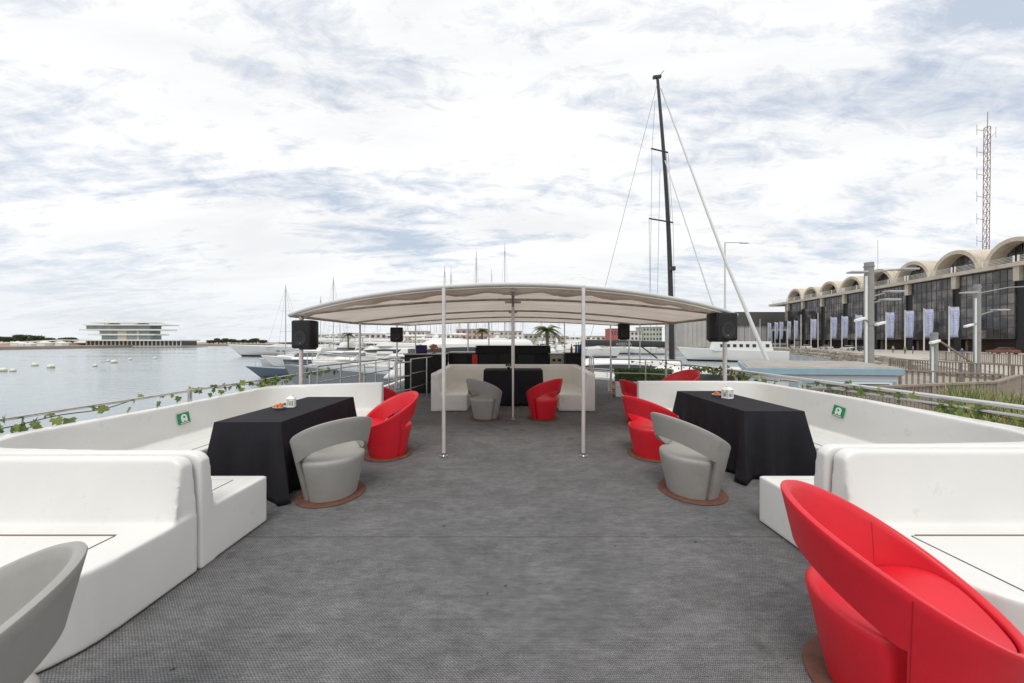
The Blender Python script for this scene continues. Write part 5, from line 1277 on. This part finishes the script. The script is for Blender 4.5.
car(on(795,138),R(20),(.35,.36,.38),'grey car by the far corner of the glass building','car_grey')
car(on(1003,72),R(88),(.22,.07,.035),'orange-red car parked at the right under the glass building','car_orange')
car(on(860,96),R(82),(.03,.03,.035),'black car parked just left of the thick post','car_black')
def person(loc, rz, shirt, trousers, label):
    t = thing('person', label, 'person', loc, rz)
    V = [(0,0,.95),(0,0,1.2),(0,0,1.42),(0,0,1.5),(0,.01,1.62),(0,0,1.70),(.18,0,1.40),(.23,.02,1.12),(.22,.10,.88),(-.18,0,1.40),(-.23,-.02,1.12),(-.22,.05,.88),(.1,0,.90),(.11,.06,.5),(.11,.0,.08),(.11,.14,.04),(-.1,0,.90),(-.11,-.05,.5),(-.11,-.15,.08),(-.11,-.02,.04)]
    E = [(0,1),(1,2),(2,3),(3,4),(4,5),(2,6),(6,7),(7,8),(2,9),(9,10),(10,11),(0,12),(12,13),(13,14),(14,15),(0,16),(16,17),(17,18),(18,19)]
    rad = [.13,.13,.13,.055,.10,.08,.06,.045,.03,.06,.045,.03,.09,.065,.045,.04,.09,.065,.045,.04]
    me = bpy.data.meshes.new('body'); me.from_pydata(V,E,[]); o = bpy.data.objects.new('body',me); COL.objects.link(o)
    s = o.modifiers.new('skin','SKIN'); me.skin_vertices[0].data[0].use_root = True
    for i, r_ in enumerate(rad): me.skin_vertices[0].data[i].radius = (r_, r_*.8)
    u = o.modifiers.new('sub','SUBSURF'); u.levels = 1; u.render_levels = 1
    dg = bpy.context.evaluated_depsgraph_get(); m2 = bpy.data.meshes.new_from_object(o.evaluated_get(dg)); bpy.data.objects.remove(o)
    m2.name = 'body'; m2.materials.clear(); skin = mat('skin',(.45,.28,.2),.6); sh = mat('shirt_%.1f_%.1f_%.1f'%shirt,shirt,.8); tr = mat('trousers_%.1f'%trousers[0],trousers,.8); hair = mat('hair',(.05,.03,.02),.7)
    for mm in (skin,sh,tr,hair): m2.materials.append(mm)
    for p in m2.polygons:
        z = p.center.z; p.material_index = 3 if z > 1.68 or (z > 1.58 and p.center.y < -.02) else (0 if z > 1.46 or (abs(p.center.x) > .17 and z < 1.1) else (1 if z > .95 else 2)); p.use_smooth = True
    b = bpy.data.objects.new('body',m2); COL.objects.link(b); b.parent = t
person(on(905,74),R(160),(.10,.32,.15),(.05,.05,.07),'person in a green top walking on the quay below the glass building')
person(on(913,76),R(200),(.35,.08,.40),(.05,.05,.07),'person in a purple top walking on the quay beside the one in green')
person(on(962,50),R(120),(.05,.10,.28),(.06,.06,.08),'person in a dark blue top standing by the farthest wooden fence')
person(on(893,80),R(90),(.45,.35,.32),(.1,.08,.07),'person in a pale top standing near the thick grey post')
person(on(790,128),R(90),(.25,.05,.05),(.05,.05,.05),'person in a dark red top at the far end of the quay')
